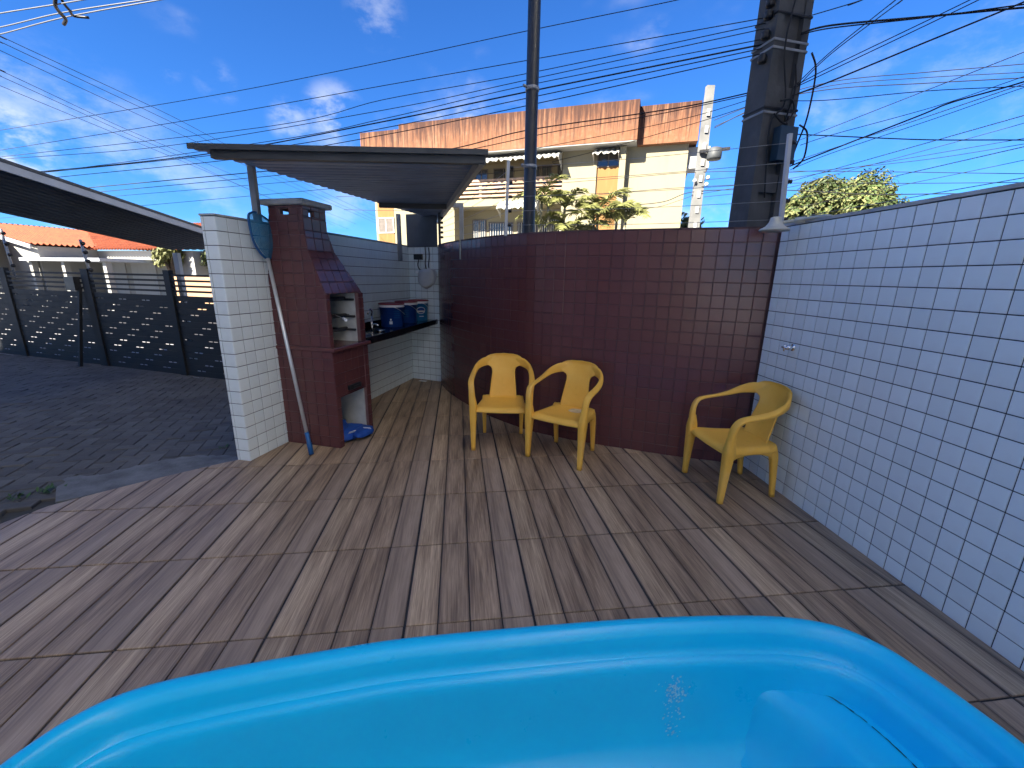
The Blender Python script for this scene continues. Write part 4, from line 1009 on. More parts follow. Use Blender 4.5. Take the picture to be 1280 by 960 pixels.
for x, z in ((.22, 5.2), (.2, 5.0), (-.2, 5.1)): part('insulator', B().lathe([(0, 0), (.05, 0), (.06, .05), (.03, .1), (0, .1)], wp + Vector((x, -.14, z)), 10).me('insulator', True), M['white_plastic'], t)
# electric fence along the wall tops
STK = [((-.985, 5.80, 1.93), (-.985, 5.80, 2.33), 3, 'dark_sheet', 'dark electric fence post at the narrow end of the maroon wall'), ((-.088, 4.33, 1.93), (-.07, 4.33, 2.60), 5, 'fascia', 'white electric fence post on the curved maroon wall beside the steel mast'), ((2.185, 3.62, 1.60), (2.115, 3.62, 2.65), 4, 'fascia', 'white electric fence post in front of the massive concrete pole')]
pts3 = []
for a, c, n_, m, lab in STK:
    a, c = Vector(a), Vector(c); t = thing('electric_fence_post', lab, 'fence post', a, group='electric fence posts on the wall tops')
    part('bar', B().obox(a + Vector((-.014, -.012, 0)), (.028, 0, 0), (0, .03, 0), c - a).me('bar'), M[m], t); row = []
    for i in range(5):
        z = lerp(max(a.z, 1.94) + .09, c.z - .06, i / 4); p = a.lerp(c, (z - a.z) / (c.z - a.z)) + Vector((.035, 0, 0)); row.append(p)
        part('insulator', B().tube([p - Vector((.02, 0, 0)), p - Vector((.008, 0, 0)), p, p + Vector((.012, 0, 0))], [.009, .02, .012, .018], 8).me('insulator', True), M['black_plastic'], t)
    pts3.append(row)
FWL = 'thin electric fence wire strung between posts on the maroon wall'
for a, c in ((0, 1), (1, 2)):
    for i in range(5):
        p, q = pts3[a][i], pts3[c][i]; mid = (p + q) / 2 - Vector((0, 0, .015))
        solo('fence_wire', B().tube(catmull([p, mid, q], 4), .0022, 5).me('fence_wire'), M['steel'], FWL if a else 'thin electric fence wire strung to the dark post near the canopy', 'wire', 'electric fence wires ' + ('right span' if a else 'left span'))
for i in range(5):
    p = pts3[2][i]; q = p + Vector((.5, -3.2, .02)); solo('fence_wire', B().tube([p, q], .0022, 5).me('fence_wire'), M['steel'], 'thin electric fence wire running along the long white wall top', 'wire', 'electric fence wires white wall span')
# ------------------------------------------------------------------ overhead wires
WL = [
('L',0.006,[(-10.2, 8.38, 3.81), (-8.79, 7.93, 3.81), (-4.48, 6.54, 3.84), (-2.08, 5.76, 3.9), (0.06, 5.07, 3.99), (1.48, 4.61, 4.04), (2.24, 4.37, 4.1)]),
('L',0.006,[(-10.38, 8.44, 3.48), (-8.93, 7.97, 3.51), (-4.54, 6.55, 3.59), (-1.56, 5.59, 3.68), (0.07, 5.07, 3.73), (2.25, 4.37, 3.8)]),
('L',0.006,[(-10.42, 8.45, 3.4), (-8.97, 7.99, 3.41), (-3.33, 6.17, 3.4), (-1.57, 5.6, 3.54), (0.07, 5.07, 3.61), (2.25, 4.37, 3.76)]),
('L',0.006,[(-10.45, 8.46, 3.35), (-8.99, 7.99, 3.37), (-5.22, 6.78, 3.3), (-1.58, 5.6, 3.43), (0.07, 5.07, 3.55), (2.25, 4.37, 3.72)]),
('L',0.006,[(-9.12, 8.03, 3.09), (-3.36, 6.17, 3.22), (-1.58, 5.6, 3.34), (0.07, 5.07, 3.5), (2.25, 4.37, 3.64)]),
('L',0.011,[(-10.55, 8.49, 3.16), (-7.81, 7.61, 3.12), (-4.26, 6.47, 3.15), (-1.58, 5.6, 3.31), (0.07, 5.07, 3.44), (2.25, 4.37, 3.6)]),
('L',0.007,[(-10.58, 8.5, 3.11), (-9.12, 8.03, 3.1), (-3.78, 6.31, 3.13), (-1.59, 5.6, 3.24), (0.07, 5.07, 3.38), (2.25, 4.37, 3.57)]),
('L',0.007,[(-10.12, 8.36, 3.0), (-7.05, 7.37, 3.02), (-3.79, 6.31, 3.05), (-1.59, 5.61, 3.17), (0.07, 5.07, 3.31), (2.25, 4.37, 3.53)]),
('L',0.01,[(-2.67, 6.8, 3.11), (-0.92, 6.24, 3.19), (0.09, 5.91, 3.33), (1.43, 5.48, 3.4), (2.0, 5.3, 3.44), (2.55, 5.12, 3.51)]),
('L',0.007,[(-2.67, 6.8, 3.04), (-0.92, 6.24, 3.14), (0.54, 5.77, 3.3), (1.43, 5.48, 3.36), (2.0, 5.3, 3.42), (2.56, 5.12, 3.49)]),
('L',0.005,[(-2.69, 6.81, 2.93), (-0.92, 6.24, 3.01), (0.54, 5.77, 3.15), (1.85, 5.34, 3.3), (2.56, 5.12, 3.45)]),
('L',0.005,[(-0.93, 6.24, 2.84), (0.55, 5.76, 2.97), (1.86, 5.34, 3.22), (2.56, 5.12, 3.39)]),
('R',0.012,[(2.46, 4.3, 3.64), (2.68, 4.23, 3.67), (3.31, 4.03, 3.64), (3.88, 3.84, 3.61), (4.39, 3.67, 3.57)]),
('R',0.008,[(2.46, 4.3, 3.63), (2.68, 4.23, 3.65), (3.31, 4.02, 3.63), (3.87, 3.84, 3.63), (4.38, 3.68, 3.62)]),
('R',0.006,[(2.49, 4.29, 3.25), (2.71, 4.22, 3.48), (3.08, 4.1, 3.79), (3.33, 4.02, 4.01)]),
('R',0.006,[(2.5, 4.29, 3.23), (2.71, 4.22, 3.46), (3.12, 4.08, 3.78), (3.38, 4.0, 4.0)]),
('R',0.006,[(2.47, 4.29, 3.23), (2.73, 4.21, 3.36), (3.54, 3.95, 3.71), (3.9, 3.83, 3.88)]),
('R',0.006,[(2.47, 4.29, 3.22), (2.73, 4.21, 3.33), (3.59, 3.93, 3.7), (3.94, 3.82, 3.87)]),
('R',0.01,[(2.47, 4.29, 3.16), (2.75, 4.21, 3.25), (3.34, 4.01, 3.46), (3.87, 3.85, 3.65), (4.25, 3.72, 3.8)]),
('R',0.006,[(2.44, 4.3, 3.75), (2.84, 4.18, 3.82), (3.11, 4.09, 3.89)]),
('R',0.004,[(2.59, 4.25, 2.75), (2.82, 4.18, 2.82), (3.49, 3.97, 2.98), (3.99, 3.81, 3.14), (4.47, 3.65, 3.29)]),
('R',0.009,[(2.54, 4.27, 2.58), (2.84, 4.18, 2.7), (3.4, 4.0, 2.92), (3.59, 3.94, 3.0), (3.99, 3.8, 3.1), (4.47, 3.65, 3.26)]),
('R',0.004,[(2.55, 4.27, 2.55), (2.84, 4.17, 2.67), (3.51, 3.96, 2.89), (4.0, 3.8, 3.06), (4.49, 3.65, 3.21)]),
('R',0.007,[(2.53, 4.28, 2.85), (2.82, 4.18, 2.81), (3.49, 3.97, 2.73), (4.09, 3.77, 2.68), (4.64, 3.6, 2.62)]),
('R',0.005,[(2.48, 4.29, 3.12), (2.77, 4.2, 3.1), (3.42, 3.99, 3.1), (4.0, 3.8, 3.07), (4.53, 3.63, 3.05)]),
('F',0.016,[(6.25, 14.92, 6.46), (7.42, 14.54, 6.84), (9.14, 13.99, 7.2), (11.27, 13.3, 7.19), (13.19, 12.68, 7.15), (15.18, 12.04, 7.14)]),
('F',0.014,[(6.28, 14.91, 6.28), (7.63, 14.47, 6.78), (9.15, 13.98, 7.1), (11.3, 13.29, 7.06), (13.23, 12.67, 6.96), (15.25, 12.02, 6.9)]),
('F',0.018,[(6.28, 14.91, 6.24), (7.63, 14.47, 6.82), (9.17, 13.98, 7.01), (11.32, 13.28, 6.92), (13.26, 12.66, 6.83), (15.29, 12.01, 6.76)]),
('F',0.012,[(6.17, 14.95, 4.73), (8.43, 14.21, 4.82), (9.53, 13.86, 4.85), (11.71, 13.16, 4.99), (13.63, 12.54, 5.24), (15.61, 11.9, 5.53)]),
('F',0.012,[(6.22, 14.93, 4.21), (8.5, 14.2, 4.4), (9.56, 13.85, 4.69), (11.16, 13.34, 5.11), (13.52, 12.58, 5.75), (15.4, 11.97, 6.33)]),
('F',0.014,[(-7.73, 19.43, 4.76), (-2.65, 17.79, 4.74), (3.73, 15.73, 4.92), (6.14, 14.96, 4.97), (9.54, 13.86, 4.8), (13.8, 12.48, 4.5), (15.92, 11.8, 4.37)]),
('F',0.014,[(-7.38, 19.32, 4.23), (-2.67, 17.8, 4.09), (3.77, 15.72, 4.46), (6.19, 14.94, 4.53), (8.48, 14.2, 4.52), (11.3, 13.29, 4.38), (13.86, 12.47, 4.28), (15.97, 11.79, 4.18)]),
('F',0.012,[(8.6, 14.16, 3.75), (10.96, 13.4, 4.27), (12.48, 12.91, 4.58), (13.72, 12.51, 4.84), (15.68, 11.88, 5.27)]),
('F',0.02,[(2.61, 16.09, 4.04), (4.05, 15.63, 4.04), (5.05, 15.31, 4.11), (5.88, 15.04, 4.38), (7.55, 14.5, 4.38), (9.03, 14.02, 4.27), (10.62, 13.51, 4.11), (12.6, 12.87, 4.05)]),
('F',0.012,[(4.2, 15.58, 3.88), (4.94, 15.34, 3.96), (5.53, 15.15, 4.14), (6.03, 14.99, 4.3), (6.66, 14.79, 4.39)]),
('C',0.009,[(-10.64, 9.07, 6.2), (-10.75, 10.15, 6.2), (-10.71, 14.14, 6.2), (-10.88, 16.5, 6.2), (-11.16, 20.32, 6.2), (-11.38, 29.86, 6.2)]),
('C',0.009,[(-10.9, 9.27, 6.2), (-11.02, 10.37, 6.2), (-11.19, 15.55, 6.2), (-11.76, 21.36, 6.2), (-12.15, 33.35, 6.2)]),
('C',0.009,[(-11.4, 9.64, 6.2), (-11.46, 10.74, 6.2), (-11.83, 16.56, 6.2), (-12.32, 23.02, 6.2), (-12.79, 36.8, 6.2)]),
('C',0.009,[(-12.62, 10.55, 6.2), (-12.61, 11.71, 6.2), (-13.29, 15.65, 6.2), (-13.59, 18.86, 6.2), (-14.03, 23.15, 6.2), (-14.67, 33.64, 6.2)]),
('C',0.009,[(-12.9, 10.76, 6.2), (-12.98, 12.02, 6.2), (-13.66, 16.07, 6.2), (-14.17, 19.61, 6.2), (-15.41, 26.06, 6.2), (-16.75, 38.27, 6.2)]),
('C',0.009,[(-13.49, 11.2, 6.2), (-13.66, 12.59, 6.2), (-14.43, 18.68, 6.2), (-15.31, 25.18, 6.2), (-16.78, 35.51, 6.2)]),
('T',0.012,[(-9.47, 8.23, 5.5), (-8.34, 7.95, 5.5), (-7.12, 7.68, 5.5), (-6.52, 7.54, 5.5), (-4.89, 7.16, 5.5)]),
('T',0.012,[(-9.99, 8.63, 5.5), (-8.81, 8.35, 5.5), (-7.28, 7.9, 5.5), (-5.67, 7.54, 5.5), (-4.24, 7.21, 5.5)]),
('T',0.012,[(-10.34, 8.9, 5.5), (-9.08, 8.57, 5.5), (-7.39, 8.03, 5.5), (-5.42, 7.53, 5.5), (-3.98, 7.17, 5.5)]),
]
LAB = {'L': ('black overhead cable strung across the sky to the massive concrete pole', 'cables on the street side of the massive pole'),
       'R': ('black overhead cable leaving the massive concrete pole over the white wall', 'cables leaving the massive pole over the white wall'),
       'F': ('overhead cable of the far line at the pale slim pole', 'cables of the far line'),
       'C': ('thin parallel overhead line crossing above the carport', 'thin lines crossing above the carport'),
       'T': ('pale thick overhead cable held by the dark spacer', 'pale cables in the spacer')}
for g, r_, P in WL:
    P = [Vector(p) for p in P]
    d0 = (P[0] - P[1]).normalized(); d1 = (P[-1] - P[-2]).normalized()
    if g in 'LC' : P = [P[0] + Vector((d0.x, d0.y, d0.z * .3)) * 14] + P
    if g in 'RFC': P = P + [P[-1] + d1 * (9 if g != 'R' else 4)]
    if g == 'T': P = [P[0] + d0 * 10] + P + [P[-1] + d1 * 8]
    lab, grp = LAB[g]
    if r_ >= {'L': .0095, 'R': .0085, 'F': .0155}.get(g, 9): lab = 'thick ' + lab; grp = 'thick ' + grp
    solo('overhead_cable', B().tube(catmull(P, 8), r_ * (.66 if g in 'LRF' else .8), 6).me('overhead_cable', True), M['wire_pale' if g == 'T' else 'wire'], lab, 'cable', grp)
sp_ = thing('cable_spacer', 'dark spacer clamp on the pale overhead cables', 'cable spacer', (-7.25, 7.87, 5.5))
part('yoke', B().tube(catmull([(-7.08, 7.62, 5.55), (-7.2, 7.72, 5.50), (-7.30, 7.88, 5.49), (-7.36, 8.02, 5.47), (-7.48, 8.10, 5.44)], 4), .026, 8).tube(catmull([(-7.0, 7.60, 5.6), (-7.06, 7.72, 5.53), (-7.10, 7.84, 5.5), (-7.18, 7.98, 5.5), (-6.98, 8.02, 5.5)], 4), .020, 8).me('yoke', True), M['black_plastic'], sp_)
# ------------------------------------------------------------------ gate
G0 = Vector((-11.46, 9.18, 0)); GB, GT, GS = -.30, 1.50, 1.13
def gp(s, z, off=0): return G0 + GD * s - GN * off + Vector((0, 0, z))
GA = thing('metal_gate', 'long dark slotted metal gate with open rails on top', 'gate', gp(3, GB))
posts = [(-3.2, .2), (1.0, .20), (3.62, .20), (5.80, .14), (8.2, .14), (9.75, .12)]
for s, w in posts: part('post', B().obox(gp(s - w / 2, GB - .15, .04), GD * w, GN * .08, (0, 0, GT - GB + .20)).me('post'), M['gate_post'], GA)
for i in range(4):
    z = GS + .055 + i * .088
    for k in range(len(posts) - 1):
        a, c = posts[k][0] + posts[k][1] / 2, posts[k + 1][0] - posts[k + 1][1] / 2
        part('rail', B().obox(gp(a, z, .02), GD * (c - a), GN * .03, (0, 0, .034)).me('rail'), M['gate'], GA)
random.seed(21); nsl = 13; hs = (GS - GB) / nsl
for k in range(len(posts) - 1):
    a, c = posts[k][0] + posts[k][1] / 2, posts[k + 1][0] - posts[k + 1][1] / 2
    for i in range(nsl):
        z = GB + i * hs
        part('slat', B().obox(gp(a, z + .012, .012), GD * (c - a), GN * .012, (0, 0, hs - .016)).me('slat'), M['gate'], GA)
    bb = B()
    for i in range(1, nsl):
        z = GB + i * hs - .006; s = a
        off = (i % 3) * .22
        x = a
        cuts = []
        u = a + off + random.uniform(0, .1)
        while u < c - .2:
            cuts.append((u, u + .09)); cuts.append((u + .115, u + .205)); u += .62
        for q0, q1 in cuts:
            if q0 > x: bb.obox(gp(x, z, .004), GD * (q0 - x), GN * .006, (0, 0, .026))
            x = q1
        bb.obox(gp(x, z, .004), GD * max(.01, c - x), GN * .006, (0, 0, .026))
    tag(part('slot_strips', bb.me('slot_strips'), M['gate'], GA), kind='stuff')
part('lock_box', B().obox(gp(3.15, 1.15, .12), GD * .28, GN * .1, (0, 0, .25)).me('lock_box'), M['black_plastic'], GA)
part('brace', B().obox(gp(3.42, GB, .35), GD * .05, GN * .05, GD * -.02 + GN * .28 + Vector((0, 0, 1.5))).me('brace'), M['gate_post'], GA)
part('floor_track', B().obox(gp(-3, GB - .06, .10), GD * 12.7, GN * .06, (0, 0, .065)).me('floor_track'), M['steel'], GA)
for s, dz, lab in ((1.35, .95, 'leaning fence rod on the dark gate before the orange roofed house'), (3.75, .72, 'shorter leaning fence rod on the dark gate beside the lock box')):
    t = thing('electric_fence_rod', lab, 'fence post', gp(s, GT - .2), group='fence rods on the gate')
    a, c = gp(s, GT - .15, 0), gp(s - .18, GT + dz - .15, -.05)
    part('bar', B().tube([a, c], .022, 8).me('bar', True), M['steel'], t)
    for i in range(4):
        p = a.lerp(c, .25 + .22 * i); part('insulator', B().tube([p, p + GD * .06], [.03, .035], 8).me('insulator', True), M['black_plastic'], t)
# ------------------------------------------------------------------ carport
CP = thing('carport', 'sloping dark carport roof with a white fascia over the paved yard', 'carport', (-5.4, 5.6, -.2))
nr, fr_, P3, P4 = Vector((-5.08, 8.88, 1.99)), Vector((-5.79, 7.35, 1.88)), Vector((-4.853, 4.306, 2.50)), Vector((-5.718, 4.944, 2.131))
N3 = nr + (P3 - nr) * 1.55; N4 = fr_ + (P4 - fr_) * 1.9
bb = B(); na = 120; up_ = (P3 - nr).cross(fr_ - nr).normalized(); up_ = up_ if up_.z > 0 else -up_
for i in range(na + 1):
    f = i / na; a, c = nr.lerp(fr_, f), N3.lerp(N4, f); h = .018 * (1 if (i % 8) < 3 else 0)
    bb.v += [a + up_ * h, c + up_ * h, a + up_ * (h + .006), c + up_ * (h + .006)]
for i in range(na): k = i * 4; bb.f += [[k, k + 1, k + 5, k + 4], [k + 2, k + 6, k + 7, k + 3]]
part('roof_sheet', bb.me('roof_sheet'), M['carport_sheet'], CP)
d = (N3 - nr); s = (nr - fr_).normalized()
part('fascia', B().obox(nr + s * .01 - Vector((0, 0, .075)), d, s * .02, (0, 0, .075)).me('fascia'), M['fascia'], CP)
part('edge_trim', B().obox(nr + s * .012 + Vector((0, 0, .002)), d, s * .03, (0, 0, .03)).me('edge_trim'), M['dark_sheet'], CP)
for f in (): a, c = nr.lerp(N3, f), fr_.lerp(N4, f); part('rafter', B().obox(a - Vector((0, 0, .07)) - s * .02, c - a, d.normalized() * .05, (0, 0, .06)).me('rafter'), M['dark_sheet'], CP)
for p in (fr_ + GN * .13 - GD * .06, N4 + (N4 - fr_) * .02): part('post', B().obox(Vector((p.x - .04, p.y - .04, yard_z(p.x, p.y) - .1)), (.08, 0, 0), (0, .08, 0), (0, 0, p.z - yard_z(p.x, p.y) + .06)).me('post'), M['fascia'], CP)
# ------------------------------------------------------------------ stained building across the street
KB = 1.7
def bz(z): return 1.539 + (z - 1.539) * KB
bo = Vector((9.248, 23.8, 0)); brz = math.atan2(.307, -.952)
BD = thing('apartment_building', 'cream apartment building with a stained orange roof parapet', 'building', (bo.x, bo.y, 0), brz)
def bl(name, bb, m, parent=BD, smooth=False): return part(name, bb.me(name, smooth), m, parent, local=True)
WY = -1.02
# walls as solid piers and bands round the two recessed balconies (x 7.15..14.2)
bb = B(); bb.box(.34, 7.15, -11, WY, -.5, 8.7).box(14.2, 20.2, -11, WY, -.5, 8.7).box(7.15, 14.2, -11, WY - 1.5, -.5, 8.7).box(7.15, 14.2, WY - 1.5, WY, 5.85, 6.22).box(7.15, 14.2, WY - 1.5, WY, -.5, 2.7).box(7.15, 14.2, WY - 1.5, WY, 8.62, 8.7)
bl('wall', bb, M['cream'])
bl('balcony_slab', B().box(7.0, 14.3, WY, WY + .16, 5.84, 6.24), M['cream'])
bl('parapet', B().box(3.0, 17.44, -10.6, 0, 8.72, 10.62), M['parapet']); bl('parapet', B().box(17.445, 20.35, -10.6, -.05, 8.72, 10.36), M['parapet']); bl('parapet', B().box(-.05, 2.995, -10.6, -.62, 8.62, 10.48), M['parapet'])
bl('soffit', B().box(3.02, 17.42, -1.0, -.02, 8.66, 8.719), M['white_wall'])
def window(x0, x1, y, z0, z1, m='glass', bars=0, parent=BD):
    w = bl('window', B().box(x0, x1, y - .02, y + .015, z0, z1), M[m], parent)
    fm = B(); 
    for a, c, e, g in ((x0 - .06, x1 + .06, z1, z1 + .06), (x0 - .06, x1 + .06, z0 - .06, z0), (x0 - .06, x0, z0, z1), (x1, x1 + .06, z0, z1), ((x0 + x1) / 2 - .025, (x0 + x1) / 2 + .025, z0, z1)): fm.box(a, c, y + .002, y + .05, e, g)
    part('frame', fm.me('frame'), M['shutter'] if m == 'glass' else M['frame'], w, local=True)
    for i in range(bars):
        x = lerp(x0, x1, (i + .5) / bars); part('bar', B().box(x - .012, x + .012, y + .06, y + .085, z0, z1).me('bar'), M['frame'], w, local=True)
    return w
yb = WY - 1.5
for x0, x1 in ((7.25, 7.75), (8.2, 8.75), (8.95, 9.9), (10.7, 12.0), (12.5, 13.3)): window(x0, x1, yb, 7.05, 8.3)
for x0, x1, z0, z1, n_ in ((7.4, 8.7, 3.0, 5.2, 9), (10.7, 12.3, 4.1, 5.0, 9), (12.6, 13.5, 2.75, 5.2, 6), (9.0, 10.3, 3.2, 5.0, 8)): window(x0, x1, yb, z0, z1, 'glass', n_)
for z in (6.40, 6.64, 6.88, 7.12, 7.30):
    bl('rail', B().box(7.16, 14.19, WY - .06, WY + .01, z, z + .12), M['rail'])
for x in (8.9, 10.65, 12.4): bl('rail_post', B().box(x - .09, x + .09, WY - .12, WY - .061, 6.22, 8.62 if x == 10.65 else 7.4), M['cream'])
# window bay with ochre panel
bl('ochre_panel', B().box(3.95, 5.1, WY, WY + .02, -.4, 7.70), M['orange']); window(3.95, 5.1, WY + .02, 7.76, 8.45)
bl('pilaster', B().box(3.55, 3.88, WY, WY + .45, -.5, 8.6), M['cream']); bl('fin', B().box(5.16, 5.34, WY, WY + .12, -.5, 8.6), M['cream'])
bl('ochre_panel', B().box(18.75, 20.0, WY, WY + .02, -.4, 8.6), M['orange']); window(18.8, 19.95, WY + .022, 4.4, 5.3, 'shutter'); window(18.8, 19.95, WY + .022, 7.3, 8.2, 'shutter')
bl('meter_box', B().box(3.05, 3.4, WY, WY + .18, 5.3, 5.65), M['grey_plastic']); bl('side_box', B().box(-.75, .33, -2.4, -1.3, 7.65, 8.5), M['white_wall']); bl('side_box_slab', B().box(-.78, .33, -2.43, -1.27, 7.45, 7.645), M['grey_wall'])  # white side box with a slightly wider grey slab beneath
def awning(x0, x1, z1, z0, out, seed):
    random.seed(seed); q = B(); n_ = int((x1 - x0) / .06); rw = 6
    for j in range(rw + 1):
        f = j / rw
        for i in range(n_ + 1):
            x = lerp(x0, x1, i / n_); dr = .10 * abs(math.sin(i * .42)) * (f > .95)
            q.v.append(Vector((x, WY + out * f, z1 - (z1 - z0) * f ** 1.3 + .035 * math.sin(i * 1.3) + .06 * noise.noise(Vector((x * .9, f * 2, seed))) - dr)))
    for j in range(rw):
        for i in range(n_): a = j * (n_ + 1) + i; q.f.append([a, a + 1, a + n_ + 2, a + n_ + 1])
    k = len(q.v); q.v += [v + Vector((0, 0, -.015)) for v in q.v]; q.f += [[i + k for i in reversed(z)] for z in q.f]
    o = bl('awning', q, M['awning'])
    fr = B()
    for x in (x0 + .02, x1 - .02): fr.tube([(x, WY, z1 - .03), (x, WY + out, z0 - .03)], .03, 6).tube([(x, WY, z0 - .35), (x, WY + out, z0 - .05)], .025, 6)
    part('awning_frame', fr.me('awning_frame'), M['frame'], o, local=True)
    sd_ = B()
    for x in (x0 + .01, x1 - .03): sd_.add([(x, WY + .01, z1 - .04), (x, WY + out * .98, z0 - .03), (x, WY + .01, z0 - .55), (x + .02, WY + .01, z1 - .04), (x + .02, WY + out * .98, z0 - .03), (x + .02, WY + .01, z0 - .55)], [(0, 1, 2), (5, 4, 3), (0, 3, 4, 1), (1, 4, 5, 2), (2, 5, 3, 0)])
    part('awning_cheek', sd_.me('awning_cheek'), M['awning'], o, local=True)
awning(7.2, 12.9, 8.66, 8.22, 1.1, 1); awning(3.92, 5.35, 8.62, 8.3, .75, 2); awning(8.5, 11.0, 6.15, 5.65, .8, 3)
# ------------------------------------------------------------------ orange roofed house beyond the gate
HO = Vector((-19.8, 24.1, 0)); hrz = math.atan2(-GD.y, -GD.x)
HS = thing('bungalow', 'white bungalow with orange clay tile roofs beyond the gate', 'house', HO, hrz)
def hl(name, bb, m, parent=HS, smooth=False): return part(name, bb.me(name, smooth), m, parent, local=True)
def tiled(name, a, bq, c, d, pitch=.24):
    """clay roof: a->b along the eave, d->c along the ridge; channels run up the slope"""
    a, bq, c, d = map(Vector, (a, bq, c, d)); n_ = max(2, int((bq - a).length / pitch)) * 6; rw = max(2, int((d - a).length / .38)); q = B()
    for j in range(rw * 2 + 1):
        f = (j + 1) // 2 / rw; lift = .035 if j % 2 else 0
        if j == 0: lift = .035
        for i in range(n_ + 1):
            g = i / n_; p = a.lerp(bq, g).lerp(d.lerp(c, g), min(1, f)); q.v.append(p + Vector((0, 0, lift + .055 * math.sin(2 * math.pi * i / 6))))
    for j in range(rw * 2):
        for i in range(n_): k = j * (n_ + 1) + i; q.f.append([k, k + 1, k + n_ + 2, k + n_ + 1])
    return hl(name, q, M['terracotta'])
tiled('roof', (-3, .5, 2.62), (12, .5, 2.66), (12, -4, 4.5), (-3, -4, 4.5))
hl('wall', B().box(-2.8, 11, -7, 0, -.45, 2.60).box(4.9, 17, 0, 2.6, -.45, 2.7), M['white_wall'])
tiled('wing_roof', (4.55, 3.0, 2.76), (4.55, -3.5, 2.76), (11.04, -3.5, 4.07), (11.04, 3.0, 4.07)); tiled('wing_roof', (17.5, -3.5, 2.76), (17.5, 3.0, 2.76), (11.04, 3.0, 4.07), (11.04, -3.5, 4.07))
q = B(); q.add([(4.9, 2.6, 2.68), (17.1, 2.6, 2.68), (11.0, 2.6, 3.95), (4.9, 2.4, 2.68), (17.1, 2.4, 2.68), (11.0, 2.4, 3.95)], [(0, 2, 1), (3, 4, 5), (0, 1, 4, 3), (1, 2, 5, 4), (2, 0, 3, 5)]); hl('gable', q, M['white_wall'])
for x0, z0 in ((4.5, 2.74), (17.55, 2.74)): hl('barge_board', B().obox((x0, 3.0, z0 - .2), (11.04 - x0, 0, 1.31), (0, .06, 0), (0, 0, .2)), M['grey_wall'])
tiled('porch_roof', (5.6, 5.0, 2.36), (21, 5.0, 2.42), (21, 2.62, 3.25), (7.6, 2.62, 3.22))
hl('porch_fascia', B().box(5.6, 21, 4.9, 4.98, 2.18, 2.36), M['grey_wall'])
hl('porch_wall', B().box(6.2, 9.0, 4.0, 4.2, -.45, 2.3).box(10.4, 15, 4.0, 4.2, -.45, 2.3), M['white_wall']); hl('porch_pier', B().box(8.1, 9.4, 4.21, 4.5, -.45, 1.95), M['brown_wall'])
hl('door', B().box(15.6, 16.6, 2.6, 2.66, -.4, 2.1), M['glass']); hl('window', B().box(12, 13.2, 4.2, 4.24, 1.2, 2.1), M['glass']); hl('window', B().box(6.5, 7.0, 4.2, 4.24, 1.7, 2.2), M['glass'])
hl('garage_door', B().box(.2, 2.2, 0, .05, -.4, 2.1), M['grey_wall']); hl('garage_door', B().box(2.7, 4.6, 0, .05, -.4, 2.1), M['grey_wall'])
hl('carport_slab', B().box(-1, 5.4, .05, 3.2, 1.93, 2.08), M['fascia'])
for x in (-.8, 2.4, 5.1): hl('pier', B().box(x - .12, x + .12, 2.7, 2.94, -.45, 1.93), M['white_wall'])
b = B(); b.obox(HO + GD * 3.4 - GN * 2 + Vector((0, 0, -.45)), GD * 9, GN * .2, (0, 0, 1.75)); solo('garden_wall', b.me('garden_wall'), M['brown_wall'], 'tan rendered garden wall beside the orange roofed bungalow', 'wall')
# ------------------------------------------------------------------ trees
def crown(bb, c, rad, n_, size, seed, lumps=26, squash=.8):
    random.seed(seed); C = []
    for _ in range(lumps):
        d = Vector((random.gauss(0, 1), random.gauss(0, 1), random.gauss(0, 1))).normalized()
        if d.z < -.35: d.z *= -.5
        C.append((Vector((d.x * rad[0], d.y * rad[1], d.z * rad[2])) * random.uniform(.6, .86), random.uniform(.2, .36)))
    for i in range(n_):
        o, k = random.choice(C); d = Vector((random.gauss(0, 1), random.gauss(0, 1), random.gauss(0, 1))).normalized()
        p = Vector(c) + o + Vector((d.x * rad[0], d.y * rad[1], d.z * rad[2])) * k * random.uniform(.75, 1.05)
        s = size * random.uniform(.6, 1.35); ax = (d + Vector((random.gauss(0, .5), random.gauss(0, .5), random.gauss(0, .5) + .35))).normalized()
        t_ = ax.cross(Vector((random.gauss(0, 1), random.gauss(0, 1), random.gauss(0, 1)))).normalized(); u_ = ax.cross(t_)
        bb.add([p - t_ * s, p - u_ * s * .42 + ax * s * .12, p + t_ * s, p + u_ * s * .42 + ax * s * .12], [(0, 1, 2, 3)])
def tree(name, label, base, c, rad, n_, size, m, seed):
    t = thing(name, label, 'tree', base); c = Vector(c); base = Vector(base); random.seed(seed)
    q = B().tube(catmull([base, base.lerp(c, .35) + Vector((.1, 0, 0)), base.lerp(c, .75)], 4), [.24, .23, .22, .21, .2, .18, .16, .15, .13], 10)
    tr = part('trunk', q.me('trunk', True), M['bark'], t)
    for i in range(7):
        a = i * 2.4; e = c + Vector((math.cos(a) * rad[0] * .6, math.sin(a) * rad[1] * .6, random.uniform(-.2, .5) * rad[2])); s0 = base.lerp(c, random.uniform(.45, .72))
        part('limb', B().tube(catmull([s0, s0.lerp(e, .5) + Vector((0, 0, .25)), e], 4), [.09, .085, .08, .07, .06, .05, .04, .03, .02], 7).me('limb', True), M['bark'], tr)
    for mm, sd2, fr in ((m[0], seed, .55), (m[1], seed, .45)):
        q = B(); crown(q, c, rad, int(n_ * fr), size, sd2, 60); 
        if mm is m[1]: q.v = [v + Vector((.05, -.04, .06)) for v in q.v]
        part('crown', q.me('crown'), mm, t)
tree('round_tree', 'dense round green tree showing above the long white wall', (11.7, 16.6, -.45), (11.75, 16.6, 3.3), (2.5, 2.2, 2.2), 42000, .085, (M['leaf_b'], M['leaf_a']), 5)
